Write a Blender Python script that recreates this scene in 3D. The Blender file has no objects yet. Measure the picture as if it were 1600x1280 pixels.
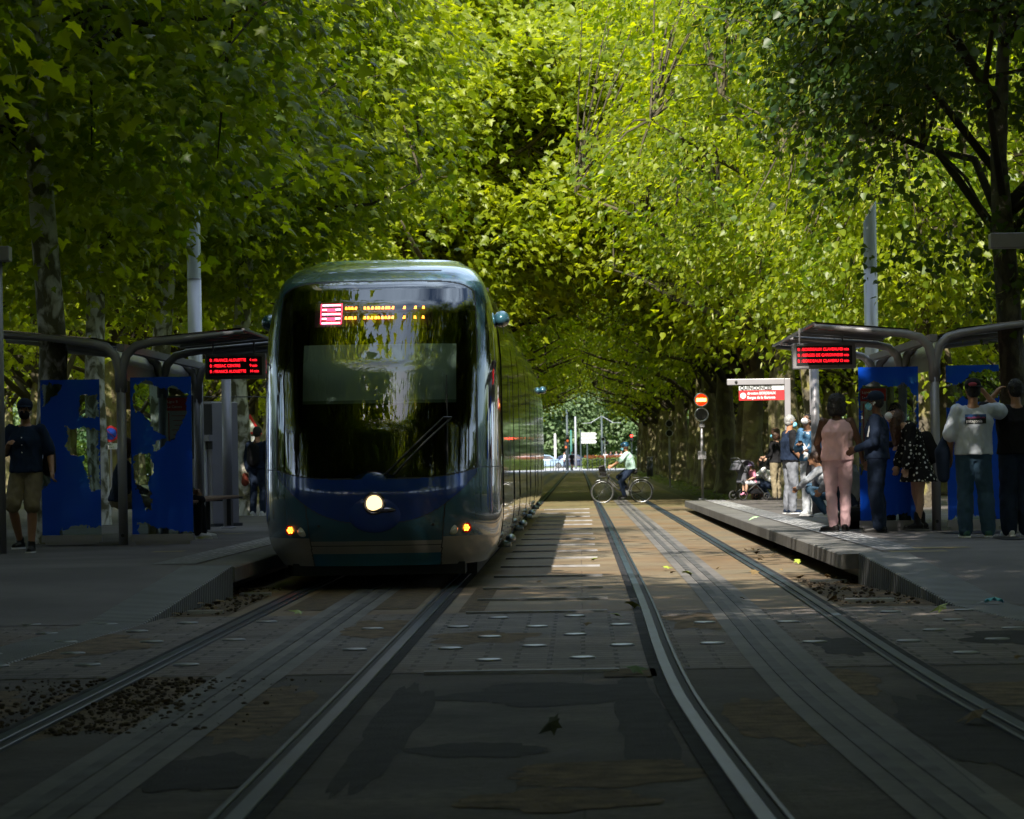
import bpy, bmesh, math, random
import numpy as np
from mathutils import Vector, Matrix, noise
R = math.radians
random.seed(7); np.random.seed(7)
scene = bpy.context.scene
COL = scene.collection

# ---------------------------------------------------------------- camera, sky, sun, exposure
H = 1.30; F = 5000.0; VX, VY = 906.0, 710.0; T = 0.0155
cam_data = bpy.data.cameras.new('camera')
cam = bpy.data.objects.new('camera', cam_data); COL.objects.link(cam)
ax = Vector((1, 0, -T)).normalized(); az = Vector((0, -1, 0)); ay = az.cross(ax)
cam.matrix_world = Matrix((ax, ay, az)).transposed().to_4x4()
cam.location = (0, 0, H)
cam_data.sensor_width = 36; cam_data.lens = F * 36 / 1600
cam_data.shift_x = (800 - VX) / 1600; cam_data.shift_y = (VY - 640) / 1600
cam_data.clip_start = 0.3; cam_data.clip_end = 3000
cam_data.dof.use_dof = True; cam_data.dof.focus_distance = 34; cam_data.dof.aperture_fstop = 9.0
scene.camera = cam
SUN_EL, SUN_AZ = R(43), R(190)          # azimuth clockwise from +Y: behind and to the left
world = bpy.data.worlds.new('World'); scene.world = world; world.use_nodes = True
wn = world.node_tree.nodes; wl = world.node_tree.links
bg = wn['Background']; sky = wn.new('ShaderNodeTexSky'); sky.sky_type = 'NISHITA'; sky.sun_disc = False
sky.sun_elevation = SUN_EL; sky.sun_rotation = SUN_AZ
tcw = wn.new('ShaderNodeTexCoord'); mpw = wn.new('ShaderNodeMapping'); mpw.inputs['Scale'].default_value = (1, 1, 2.2)
cn = wn.new('ShaderNodeTexNoise'); cn.inputs['Scale'].default_value = 2.6; cn.inputs['Detail'].default_value = 7; cn.inputs['Roughness'].default_value = 0.6
cr = wn.new('ShaderNodeMapRange'); cr.inputs[1].default_value = 0.42; cr.inputs[2].default_value = 0.62
cm = wn.new('ShaderNodeMix'); cm.data_type = 'RGBA'; cm.inputs[7].default_value = (7.5, 9.2, 11.5, 1)      # bright broken cloud
wl.new(tcw.outputs['Generated'], mpw.inputs[0]); wl.new(mpw.outputs[0], cn.inputs['Vector']); wl.new(cn.outputs[0], cr.inputs[0]); wl.new(cr.outputs[0], cm.inputs[0])
wl.new(sky.outputs[0], cm.inputs[6]); wl.new(cm.outputs[2], bg.inputs[0]); bg.inputs[1].default_value = 0.08
sd = bpy.data.lights.new('sun', 'SUN'); sd.energy = 5.0; sd.angle = R(0.5); sd.color = (1.0, 0.93, 0.80)
sun = bpy.data.objects.new('sun', sd); COL.objects.link(sun)
sun_dir = Vector((math.sin(SUN_AZ) * math.cos(SUN_EL), math.cos(SUN_AZ) * math.cos(SUN_EL), math.sin(SUN_EL)))
sun.rotation_euler = sun_dir.to_track_quat('Z', 'Y').to_euler()
sun.location = sun_dir * 60
scene.view_settings.view_transform = 'Standard'; scene.view_settings.look = 'None'
scene.view_settings.gamma = 1.0; scene.view_settings.exposure = 1.35
cy = scene.cycles
cy.max_bounces = 7; cy.diffuse_bounces = 3; cy.glossy_bounces = 3; cy.transmission_bounces = 4; cy.transparent_max_bounces = 10
cy.caustics_reflective = False; cy.caustics_refractive = False
cy.use_denoising = True

# ---------------------------------------------------------------- pixel -> world, ground profile
def gz(Y): return -0.0022 * min(max(Y - 31, 0), 75)
def pz(Y): return 0.298 - 0.0033 * min(max(Y - 31, 0), 60)
def W(px, py, Y):
    s = F / Y
    return Vector(((px - VX - T * (py - VY)) / s, Y, H - (py - VY + T * (px - VX)) / s))
def GP(px, py, fn=pz):
    Y = 50.0
    dy = py - VY + T * (px - VX)
    for _ in range(30): Y = F * (H - fn(Y)) / dy
    p = W(px, py, Y); p.z = fn(Y); return p

# ---------------------------------------------------------------- mesh builder
class MB:
    def __init__(s): s.v = []; s.f = []
    def add(s, vs, fs):
        n = len(s.v); s.v += [tuple(v) for v in vs]; s.f += [tuple(i + n for i in f) for f in fs]; return s
    def box(s, c, d, rot=None):
        x, y, z = d[0] / 2, d[1] / 2, d[2] / 2
        vs = [Vector(p) for p in ((-x,-y,-z),(x,-y,-z),(x,y,-z),(-x,y,-z),(-x,-y,z),(x,-y,z),(x,y,z),(-x,y,z))]
        if rot is not None: vs = [rot @ p for p in vs]
        c = Vector(c)
        return s.add([p + c for p in vs], ((0,3,2,1),(4,5,6,7),(0,1,5,4),(1,2,6,5),(2,3,7,6),(3,0,4,7)))
    def bar(s, a, b, w, h=None):
        a, b = Vector(a), Vector(b); d = b - a; h = h or w
        q = d.to_track_quat('Z', 'Y').to_matrix()
        return s.box((a + b) / 2, (w, h, d.length), q)
    def rings(s, rs, cap=True, closed=True):
        n = len(rs[0]); vs = [p for r in rs for p in r]; fs = []
        for i in range(len(rs) - 1):
            for j in range(n if closed else n - 1):
                k = (j + 1) % n
                fs.append((i*n+j, i*n+k, (i+1)*n+k, (i+1)*n+j))
        if cap: fs.append(tuple(range(n - 1, -1, -1))); fs.append(tuple((len(rs)-1)*n + j for j in range(n)))
        return s.add(vs, fs)
    def tube(s, pts, rad, n=10, cap=True):
        pts = [Vector(p) for p in pts]
        if not hasattr(rad, '__len__'): rad = [rad] * len(pts)
        rs = []; u = None
        for i, p in enumerate(pts):
            d = (pts[min(i+1, len(pts)-1)] - pts[max(i-1, 0)]).normalized()
            if u is None: u = d.orthogonal().normalized()
            u = (u - d * u.dot(d)).normalized(); w = d.cross(u)
            rs.append([p + (u * math.cos(2*math.pi*k/n) + w * math.sin(2*math.pi*k/n)) * rad[i] for k in range(n)])
        return s.rings(rs, cap)
    def sph(s, c, r, rot=None, nu=16, nv=10):
        if not hasattr(r, '__len__'): r = (r, r, r)
        c = Vector(c); vs = []; fs = []
        for i in range(1, nv):
            a = math.pi * i / nv
            for j in range(nu):
                b = 2 * math.pi * j / nu
                p = Vector((r[0]*math.sin(a)*math.cos(b), r[1]*math.sin(a)*math.sin(b), -r[2]*math.cos(a)))
                vs.append(c + (rot @ p if rot is not None else p))
        bt, tp = Vector((0,0,-r[2])), Vector((0,0,r[2]))
        if rot is not None: bt, tp = rot @ bt, rot @ tp
        vs += [c + bt, c + tp]; B = len(vs) - 2
        for i in range(nv - 2):
            for j in range(nu):
                k = (j+1) % nu; fs.append((i*nu+j, i*nu+k, (i+1)*nu+k, (i+1)*nu+j))
        for j in range(nu):
            k = (j+1) % nu; fs.append((B, k, j)); fs.append((B+1, (nv-2)*nu+j, (nv-2)*nu+k))
        return s.add(vs, fs)
    def limb(s, pts, rad, n=14):
        s.tube(pts, rad, n)
        for p, r in zip(pts, rad): s.sph(p, r * 0.995, nu=n, nv=8)
        return s
    def disc(s, c, r, axis, th=0.01, n=24):
        a = Vector(axis).normalized(); c = Vector(c)
        return s.tube([c - a*th/2, c + a*th/2], r, n)
    def torus(s, c, axis, Rr, r, n=32, m=8):
        c = Vector(c); a = Vector(axis).normalized(); u = a.orthogonal().normalized(); w = a.cross(u)
        vs = []; fs = []
        for i in range(n):
            t = 2*math.pi*i/n; d = u*math.cos(t) + w*math.sin(t)
            for j in range(m):
                q = 2*math.pi*j/m; vs.append(c + d*(Rr + r*math.cos(q)) + a*(r*math.sin(q)))
        for i in range(n):
            for j in range(m):
                i2, j2 = (i+1) % n, (j+1) % m
                fs.append((i*m+j, i2*m+j, i2*m+j2, i*m+j2))
        return s.add(vs, fs)
    def prism(s, poly, axis, a, b):
        # poly in the two other axes' order
        o = [i for i in range(3) if i != axis]; vs = []
        for t in (a, b):
            for p in poly:
                q = [0, 0, 0]; q[axis] = t; q[o[0]] = p[0]; q[o[1]] = p[1]; vs.append(q)
        n = len(poly); fs = [tuple(range(n)), tuple(range(2*n-1, n-1, -1))]
        for i in range(n): j = (i+1) % n; fs.append((i, i+n, j+n, j))
        return s.add(vs, fs)
    def mesh(s, name, smooth=False, fix=True):
        me = bpy.data.meshes.new(name); me.from_pydata([tuple(v) for v in s.v], [], s.f)
        if fix:
            bm = bmesh.new(); bm.from_mesh(me); bmesh.ops.recalc_face_normals(bm, faces=bm.faces); bm.to_mesh(me); bm.free()
        if smooth:
            me.polygons.foreach_set('use_smooth', [True] * len(me.polygons))
        me.update(); return me
    def build(s, name, mat, parent=None, smooth=False, bevel=0, remesh=0, fix=True, fold=None):
        me = s.mesh(name, smooth, fix)
        o = link(name, me, mat, parent)
        if remesh:
            m = o.modifiers.new('r', 'REMESH'); m.mode = 'VOXEL'; m.voxel_size = remesh; m.use_smooth_shade = True
            m = o.modifiers.new('s', 'SMOOTH'); m.factor = 0.5; m.iterations = 4
            dg = bpy.context.evaluated_depsgraph_get()
            me2 = bpy.data.meshes.new_from_object(o.evaluated_get(dg)); o.modifiers.clear()
            o.data = me2; me2.name = name
            bpy.data.meshes.remove(me)
            me2.materials.clear(); me2.materials.append(mat)
            if fold:
                amp, fr, fz = fold
                nv_ = len(me2.vertices); co = np.empty(nv_*3, np.float32); no = np.empty(nv_*3, np.float32)
                me2.vertices.foreach_get('co', co); me2.vertices.foreach_get('normal', no)
                co = co.reshape(-1, 3); no = no.reshape(-1, 3); nz3 = noise.noise
                dsp = np.array([(1 - 2.4*abs(nz3((x*fr, y*fr, z*fz)))) * .8 + nz3((x*fr*2.3+5, y*fr*2.3, z*fz*2.6)) for x, y, z in co.tolist()], np.float32)
                co += no * (amp * dsp)[:, None]; me2.vertices.foreach_set('co', co.ravel()); me2.update()
            me2.polygons.foreach_set('use_smooth', [True] * len(me2.polygons))
        if bevel:
            m = o.modifiers.new('bevel', 'BEVEL'); m.width = bevel; m.segments = 2; m.limit_method = 'ANGLE'
        return o
def link(name, me, mat=None, parent=None):
    o = bpy.data.objects.new(name, me); COL.objects.link(o)
    if mat is not None and me is not None and not me.materials: me.materials.append(mat)
    if parent is not None: o.parent = parent
    return o
def tag(o, label=None, cat=None, group=None, kind=None):
    if label: o['label'] = label
    if cat: o['category'] = cat
    if group: o['group'] = group
    if kind: o['kind'] = kind
    return o
def thing(name, label, cat, loc=(0,0,0), rz=0, group=None):
    o = bpy.data.objects.new(name, None); COL.objects.link(o)
    o.location = loc; o.rotation_euler = (0, 0, rz); o.empty_display_size = 0.2
    return tag(o, label, cat, group)
def dup(o, loc=None, rz=None, label=None, group=None, scale=None, par=None):
    c = o.copy(); COL.objects.link(c)
    if par is not None: c.parent = par
    for ch in [x for x in bpy.data.objects if x.parent == o]: dup(ch, par=c)
    if loc is not None: c.location = loc
    if rz is not None: c.rotation_euler = (0, 0, rz)
    if scale is not None: c.scale = scale if hasattr(scale, '__len__') else (scale,)*3
    if label: c['label'] = label
    if group: c['group'] = group
    return c
def text(name, s, size, loc, mat, parent, rx=90, rz=0, th=0.001, align='LEFT', sx=1.0, bold=0.0):
    cu = bpy.data.curves.new(name, 'FONT'); cu.body = s; cu.size = size; cu.extrude = th; cu.align_x = align
    cu.resolution_u = 3; cu.offset = bold
    o = bpy.data.objects.new(name, cu); COL.objects.link(o)
    dg = bpy.context.evaluated_depsgraph_get()
    me = bpy.data.meshes.new_from_object(o.evaluated_get(dg))
    bpy.data.objects.remove(o); bpy.data.curves.remove(cu)
    me.name = name; me.materials.clear()
    o = link(name, me, mat, parent)
    o.rotation_euler = (R(rx), 0, R(rz)); o.location = loc; o.scale = (sx, 1, 1)
    return o

# ---------------------------------------------------------------- materials
def mat(name, col, rough=0.6, metal=0.0, var=0.0, scale=8.0, bump=0.0, bscale=60.0, col2=None, spec=0.5, coat=0.0, alpha=None, coords='Object'):
    m = bpy.data.materials.new(name); m.use_nodes = True
    nt = m.node_tree; N = nt.nodes; L = nt.links; b = N['Principled BSDF']
    b.inputs['Base Color'].default_value = (*col, 1); b.inputs['Roughness'].default_value = rough
    b.inputs['Metallic'].default_value = metal; b.inputs['Specular IOR Level'].default_value = spec
    if coat: b.inputs['Coat Weight'].default_value = coat; b.inputs['Coat Roughness'].default_value = 0.03
    if var or bump or col2:
        tc = N.new('ShaderNodeTexCoord')
    if var or col2:
        n = N.new('ShaderNodeTexNoise'); n.inputs['Scale'].default_value = scale; n.inputs['Detail'].default_value = 6
        L.new(tc.outputs[coords], n.inputs['Vector'])
        r = N.new('ShaderNodeValToRGB'); L.new(n.outputs[0], r.inputs[0])
        c2 = col2 or tuple(min(1, c * (1 + var)) for c in col); c1 = col if col2 else tuple(c * (1 - var) for c in col)
        r.color_ramp.elements[0].color = (*c1, 1); r.color_ramp.elements[0].position = 0.35
        r.color_ramp.elements[1].color = (*c2, 1); r.color_ramp.elements[1].position = 0.65
        L.new(r.outputs[0], b.inputs['Base Color'])
    if bump:
        n2 = N.new('ShaderNodeTexNoise'); n2.inputs['Scale'].default_value = bscale; n2.inputs['Detail'].default_value = 5
        L.new(tc.outputs[coords], n2.inputs['Vector'])
        bp = N.new('ShaderNodeBump'); bp.inputs['Strength'].default_value = bump; bp.inputs['Distance'].default_value = 0.02
        L.new(n2.outputs[0], bp.inputs['Height']); L.new(bp.outputs[0], b.inputs['Normal'])
    return m
def emis(name, col, st):
    m = bpy.data.materials.new(name); m.use_nodes = True; b = m.node_tree.nodes['Principled BSDF']
    b.inputs['Base Color'].default_value = (*[c*0.3 for c in col], 1); b.inputs['Emission Color'].default_value = (*col, 1)
    b.inputs['Emission Strength'].default_value = st; return m
def glassmat(name, tint, refl=1.0, ior=1.5, rough=0.0):
    m = bpy.data.materials.new(name); m.use_nodes = True; nt = m.node_tree; N = nt.nodes; L = nt.links
    N.remove(N['Principled BSDF']); out = N['Material Output']
    fr = N.new('ShaderNodeFresnel'); fr.inputs[0].default_value = ior
    mu = N.new('ShaderNodeMath'); mu.operation = 'MULTIPLY'; mu.inputs[1].default_value = refl; mu.use_clamp = True
    tr = N.new('ShaderNodeBsdfTransparent'); tr.inputs[0].default_value = (*tint, 1)
    gl = N.new('ShaderNodeBsdfGlossy'); gl.inputs['Roughness'].default_value = rough
    mx = N.new('ShaderNodeMixShader')
    L.new(fr.outputs[0], mu.inputs[0]); L.new(mu.outputs[0], mx.inputs[0]); L.new(tr.outputs[0], mx.inputs[1]); L.new(gl.outputs[0], mx.inputs[2])
    L.new(mx.outputs[0], out.inputs[0]); return m
def leafmat(name, c1, c2, tr1, tr2, tf=0.45, rough=0.45):
    m = bpy.data.materials.new(name); m.use_nodes = True; nt = m.node_tree; N = nt.nodes; L = nt.links
    b = N['Principled BSDF']; out = N['Material Output']
    g = N.new('ShaderNodeNewGeometry'); oi = N.new('ShaderNodeObjectInfo')
    ad = N.new('ShaderNodeMath'); ad.operation = 'MULTIPLY_ADD'; ad.inputs[1].default_value = 0.5; ad.use_clamp = True
    ml = N.new('ShaderNodeMath'); ml.operation = 'MULTIPLY'; ml.inputs[1].default_value = 0.25
    tcn = N.new('ShaderNodeTexCoord'); nn = N.new('ShaderNodeTexNoise'); nn.inputs['Scale'].default_value = 0.75; nn.inputs['Detail'].default_value = 1
    mr = N.new('ShaderNodeMapRange'); mr.inputs[1].default_value = 0.35; mr.inputs[2].default_value = 0.65; mr.inputs[3].default_value = -0.12; mr.inputs[4].default_value = 0.42
    L.new(tcn.outputs['Object'], nn.inputs['Vector']); L.new(nn.outputs[0], mr.inputs[0])
    a3 = N.new('ShaderNodeMath'); a3.operation = 'ADD'; L.new(ml.outputs[0], a3.inputs[0]); L.new(mr.outputs[0], a3.inputs[1])
    L.new(oi.outputs['Random'], ml.inputs[0]); L.new(g.outputs['Random Per Island'], ad.inputs[0]); L.new(a3.outputs[0], ad.inputs[2])
    def ramp(a, c):
        r = N.new('ShaderNodeMix'); r.data_type = 'RGBA'; r.inputs[6].default_value = (*a, 1); r.inputs[7].default_value = (*c, 1)
        L.new(ad.outputs[0], r.inputs[0]); return r.outputs[2]
    L.new(ramp(c1, c2), b.inputs['Base Color']); b.inputs['Roughness'].default_value = rough
    t = N.new('ShaderNodeBsdfTranslucent'); L.new(ramp(tr1, tr2), t.inputs[0])
    mx = N.new('ShaderNodeMixShader'); mx.inputs[0].default_value = tf
    L.new(b.outputs[0], mx.inputs[1]); L.new(t.outputs[0], mx.inputs[2]); L.new(mx.outputs[0], out.inputs[0]); return m

M = {}
M['plane_leaf'] = leafmat('plane_leaf', (0.045,0.085,0.004), (0.21,0.25,0.006), (0.26,0.42,0.004), (0.86,0.90,0.006), 0.5)
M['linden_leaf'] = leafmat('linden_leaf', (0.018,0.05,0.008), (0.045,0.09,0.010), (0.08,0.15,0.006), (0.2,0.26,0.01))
M['bract'] = leafmat('bract', (0.20,0.22,0.03), (0.32,0.32,0.04), (0.4,0.42,0.03), (0.6,0.58,0.05))
M['far_haze_leaf'] = leafmat('far_haze_leaf', (0.09,0.15,0.07), (0.18,0.25,0.12), (0.12,0.2,0.03), (0.2,0.3,0.05))  # distance haze put into these paler, bluer leaf colours
M['grey_paint'] = mat('grey_paint', (0.26,0.25,0.27), 0.45, 0.3, 0.06, 3)
M['light_paint'] = mat('light_paint', (0.60,0.60,0.64), 0.35, 0.2, 0.04, 2)
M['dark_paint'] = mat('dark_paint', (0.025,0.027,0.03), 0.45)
M['black'] = mat('black', (0.008,0.008,0.009), 0.5)
M['steel'] = mat('steel', (0.35,0.36,0.38), 0.3, 0.9, 0.15, 5)
M['white'] = mat('white', (0.75,0.75,0.76), 0.5)
M['red'] = mat('red', (0.55,0.02,0.025), 0.45)
M['wood'] = mat('wood', (0.16,0.07,0.035), 0.55, 0, 0.3, 12)
M['asphalt'] = mat('asphalt', (0.045,0.043,0.045), 0.8, 0, 0.25, 1.3, 0.5, 90)
M['rubber'] = mat('rubber', (0.012,0.012,0.012), 0.7)
# ---------------------------------------------------------------- the ground and the tracks
def strip(name, xs, ys, z, material, top=None, kind='structure'):
    """a sheet that follows the ground profile; xs: (x0,x1) or functions of Y"""
    mb = MB(); vs = []; fs = []
    for Y in ys:
        for x in xs: vs.append(((x(Y) if callable(x) else x), Y, (top or gz)(Y) + z))
    n = len(xs)
    for i in range(len(ys) - 1):
        for j in range(n - 1): fs.append((i*n+j, i*n+j+1, (i+1)*n+j+1, (i+1)*n+j))
    mb.add(vs, fs); o = mb.build(name, material, fix=False)
    return tag(o, kind=kind)
YS = [-60, -20, 0, 5, 10, 14, 18, 22, 26, 31] + list(range(34, 110, 4)) + [106, 115, 150, 200, 260, 284]
YS = sorted(set(YS))
def ground_mat():
    m = mat('park_ground', (0.10,0.085,0.045), 0.9, 0, 0.0, 0.5, 0.7, 30, col2=(0.065,0.075,0.022)); return m
strip('ground', (-1500, -60, -20, 0, 20, 60, 1500), [-1500, -300] + YS + [400, 900, 2500], -0.03, ground_mat())

def slab_mat(name, c1, c2, joint, sx, sy, stain=(0.13,0.065,0.02), stf=0.0, mortar=0.006, bump=0.25, rough=0.75, lo=0.62, hi=1.25):
    m = bpy.data.materials.new(name); m.use_nodes = True; nt = m.node_tree; N = nt.nodes; L = nt.links; b = N['Principled BSDF']
    tc = N.new('ShaderNodeTexCoord')
    br = N.new('ShaderNodeTexBrick'); br.inputs['Scale'].default_value = 1; br.inputs['Brick Width'].default_value = sx
    br.inputs['Row Height'].default_value = sy; br.inputs['Mortar Size'].default_value = mortar; br.inputs['Mortar Smooth'].default_value = 0.3
    br.inputs['Color1'].default_value = (*c1, 1); br.inputs['Color2'].default_value = (*c2, 1); br.inputs['Mortar'].default_value = (*joint, 1)
    L.new(tc.outputs['Object'], br.inputs['Vector'])
    def noise_ramp(sc, a, b_, p0, p1, det=8, rg=0.6):
        n = N.new('ShaderNodeTexNoise'); n.inputs['Scale'].default_value = sc; n.inputs['Detail'].default_value = det; n.inputs['Roughness'].default_value = rg
        L.new(tc.outputs['Object'], n.inputs['Vector'])
        r = N.new('ShaderNodeMapRange'); r.inputs[1].default_value = p0; r.inputs[2].default_value = p1; r.inputs[3].default_value = a; r.inputs[4].default_value = b_
        L.new(n.outputs[0], r.inputs[0]); return r.outputs[0], n.outputs[0]
    v, raw = noise_ramp(1.1, lo, hi, 0.3, 0.7)
    v2, raw2 = noise_ramp(14, 1 - (1-lo)*.8, 1 + (hi-1)*.8, 0.3, 0.7, 7, 0.75)
    mu = N.new('ShaderNodeMath'); mu.operation = 'MULTIPLY'; L.new(v, mu.inputs[0]); L.new(v2, mu.inputs[1])
    mx = N.new('ShaderNodeMix'); mx.data_type = 'RGBA'; mx.blend_type = 'MULTIPLY'; mx.inputs[0].default_value = 1
    L.new(br.outputs[0], mx.inputs[6]); L.new(mu.outputs[0], mx.inputs[7])
    res = mx.outputs[2]
    if stf:
        s_, _ = noise_ramp(0.35, 0, stf, 0.42, 0.68)
        m2 = N.new('ShaderNodeMix'); m2.data_type = 'RGBA'; m2.inputs[7].default_value = (*stain, 1)
        L.new(s_, m2.inputs[0]); L.new(res, m2.inputs[6]); res = m2.outputs[2]
    L.new(res, b.inputs['Base Color']); b.inputs['Roughness'].default_value = rough
    bp = N.new('ShaderNodeBump'); bp.inputs['Strength'].default_value = bump; bp.inputs['Distance'].default_value = 0.02
    a2 = N.new('ShaderNodeMath'); a2.operation = 'SUBTRACT'; L.new(raw2, a2.inputs[0]); L.new(br.outputs['Fac'], a2.inputs[1])
    L.new(a2.outputs[0], bp.inputs['Height']); L.new(bp.outputs[0], b.inputs['Normal'])
    return m
M['bed'] = slab_mat('bed_concrete', (0.165,0.13,0.08), (0.13,0.105,0.066), (0.05,0.04,0.03), 6.0, 2.0, stf=0.75)
M['far_bed'] = slab_mat('far_bed', (0.15,0.125,0.06), (0.12,0.11,0.05), (0.05,0.045,0.03), 4.0, 1.0, stf=0.5)
M['near_bed'] = slab_mat('near_asphalt', (0.085,0.068,0.06), (0.062,0.053,0.05), (0.03,0.026,0.022), 5.3, 6.1, stain=(0.03,0.02,0.012), stf=0.9, bump=1.2, lo=0.35, hi=1.7, rough=0.8)
M['pavers'] = slab_mat('crossing_pavers', (0.16,0.135,0.125), (0.11,0.095,0.09), (0.03,0.027,0.025), 0.42, 0.21, stf=0.35, mortar=0.016, bump=1.0, lo=0.5, hi=1.4)
M['coping'] = slab_mat('coping_stone', (0.12,0.115,0.11), (0.10,0.097,0.093), (0.05,0.05,0.05), 6.0, 2.4, bump=0.2)
M['plat'] = mat('platform_asphalt', (0.085,0.075,0.075), 0.75, 0, 0.3, 0.8, 0.5, 90)
M['soil'] = mat('soil', (0.075,0.05,0.025), 0.95, 0, 0.5, 9, 1.0, 25)
M['groove'] = mat('rail_groove', (0.012,0.012,0.013), 0.8)
M['railside'] = mat('rail_rubber_joint', (0.028,0.029,0.033), 0.85, 0, 0.4, 6, spec=0.1)
M['railtop'] = mat('polished_rail', (0.022,0.036,0.052), 0.42, 0.0, 0.4, 1.5, spec=0.12)
M['aps'] = slab_mat('power_strip', (0.13,0.12,0.115), (0.10,0.095,0.09), (0.03,0.03,0.03), 3.0, 3.0, bump=0.2)
M['ballast_stain'] = mat('rust', (0.12,0.05,0.015), 0.9, 0, 0.4, 4)

def cR(Y): return 1.26 - 0.03 * math.exp(-((Y - 20) / 5) ** 2) + 0.10 * max(0, (17.5 - Y) / 6) ** 1.5 - 0.0009 * max(0, Y - 60)
def cL(Y): return -1.99 + 0.0011 * max(0, Y - 60)
YR = [2, 4, 6, 8, 9, 10, 11, 12, 13, 14, 15, 16, 17, 18, 19, 20, 22, 24, 26, 28, 31] + list(range(34, 110, 4)) + [106, 130, 160, 200, 240, 284]
YR = sorted(set(YR))
rng = [y for y in YS if 19.2 <= y]
strip('track_bed', (-3.6, 0, 2.9), [26.4] + [y for y in YR if 26.4 < y < 84] + [84], 0.0, M['bed'])
strip('far_track_bed', (-3.4, 0, 3.4), [84] + [y for y in YR if y > 84], 0.0, M['far_bed'])
strip('crossing_pavement', (-9, -3, 0, 3, 9), [19.2, 22, 26.4], 0.004, M['pavers'])
strip('near_roadbed', (-12, -3, 0, 3, 12), [-6, 2, 8, 14, 19.2], 0.0, M['near_bed'])
# open soil pits beside the ramps
strip('soil_patch', (2.15, 2.5, 2.95), [26.6, 28.5, 31, 33.5], 0.004, M['soil'])
strip('soil_patch', (-3.5, -3.1, -2.95), [26.6, 28.5, 30.5], 0.004, M['soil'])
strip('soil_patch', (-2.55, -2.2, -1.42), [27.3, 29, 32], 0.004, M['soil'])
strip('soil_patch', (-1.03, -0.95, -0.82), [26.6, 28.5, 31.5], 0.004, M['soil'])

strip('soil_patch', (0.12, 0.3, 0.43), [18.55, 18.8, 19.22], 0.008, M['soil'])
M['power_metal'] = mat('power_rail_cover', (0.07,0.07,0.072), 0.7, 0, 0.4, 2.5, spec=0.2)
M['tar'] = mat('old_tar', (0.026,0.024,0.024), 0.8, 0, 0.4, 5, 0.8, 60, spec=0.2)
M['dirt'] = mat('dry_dirt', (0.12,0.082,0.05), 0.95, 0, 0.5, 7, 1.0, 40)
def blotch(name, x, y, rx, ry, m_, seed, z=0.004):
    mb = MB(); n = 56; pts = []
    for k in range(n):
        a = 2*math.pi*k/n; q = 1 + .45*noise.noise(Vector((math.cos(a)*1.6, math.sin(a)*1.6, seed))) + .22*noise.noise(Vector((math.cos(a)*5, math.sin(a)*5, seed)))
        pts.append((x + math.cos(a)*rx*q, y + math.sin(a)*ry*q, z))
    mb.add(pts + [(x, y, z)], [(k, (k+1) % n, n) for k in range(n)]); tag(mb.build(name, m_, fix=False), kind='structure')
for k, (x, y, rx, ry, t_) in enumerate([(-2.45,17.2,.42,1.9,'dirt'),(-3.5,16.2,.5,2.2,'dirt'),(-1.62,16.6,.18,2.0,'dirt'),(-.93,15.5,.13,3.2,'tar'),(-.2,17.4,.5,.7,'tar'),(.28,15.8,.14,2.6,'tar'),(.05,13.0,.45,.5,'dirt'),(-.45,14.1,.3,.35,'tar'),(.93,15.6,.2,1.6,'dirt'),(1.75,14.6,.22,2.0,'tar'),(2.6,16.8,.6,1.3,'dirt'),(1.5,17.9,.16,.9,'dirt'),(2.45,13.6,.3,1.2,'tar'),(-1.6,13.2,.3,.8,'tar'),(-.1,12.0,.35,.4,'dirt'),
                                    (-.7,22.8,.4,.9,'dirt'),(.9,24.5,.25,1.2,'dirt'),(1.7,21.2,.2,1.1,'tar'),(-1.55,24.2,.3,1.2,'dirt'),(-3.6,22.5,.6,1.2,'dirt'),(3.4,21.8,.7,1.1,'tar')]):
    blotch('tar_patch' if t_ == 'tar' else 'dirt_patch', x, y, rx, ry, M[t_], k*3.7, (0.0015 + k*0.0002) if y < 19 else (0.0052 + (k-15)*0.0004))
def rails(cfun, label_side):
    for sgn in (-1, 1):
        c = lambda Y, s=sgn: cfun(Y) + s * 0.735
        strip('rail_joint', (lambda Y: c(Y) - 0.10, lambda Y: c(Y) + 0.10), YR, 0.008, M['railside'])
        g = sgn  # groove lies on the inner side
        # profile: head, groove, lip as a folded strip
        prof = [(-0.036, 0.012), (-0.034, 0.020), (0.034, 0.020), (0.036, 0.010)]
        for nm, off, wd, z0, m_ in (('rail', 0.0, 0.034, 0.022, M['railtop']), ('rail_groove', -sgn * 0.055, 0.021, 0.0105, M['groove']), ('rail_lip', -sgn * 0.088, 0.012, 0.018, M['railtop'])):
            mb = MB(); rs = []
            for Y in YR:
                x = c(Y) + off; z = gz(Y)
                rs.append([(x - wd, Y, z - 0.02), (x - wd, Y, z + z0 - 0.003), (x - wd + 0.004, Y, z + z0), (x + wd - 0.004, Y, z + z0), (x + wd, Y, z + z0 - 0.003), (x + wd, Y, z - 0.02)])
            mb.rings(rs, cap=False, closed=False); tag(mb.build(nm, m_, fix=True), kind='structure')
    # ground power strip in the middle of the track
    strip('power_strip', (lambda Y: cfun(Y) - 0.21, lambda Y: cfun(Y) + 0.21), YR, 0.006, M['aps'])
    for off in (-0.075, 0.075):
        mb = MB(); rs = []
        for Y in YR:
            x = cfun(Y) + off; z = gz(Y)
            rs.append([(x - 0.035, Y, z), (x - 0.035, Y, z + 0.012), (x + 0.035, Y, z + 0.012), (x + 0.035, Y, z)])
        mb.rings(rs, cap=False, closed=False); tag(mb.build('power_rail', M['power_metal'], fix=True), kind='structure')
rails(cR, 'right'); rails(cL, 'left')
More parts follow.
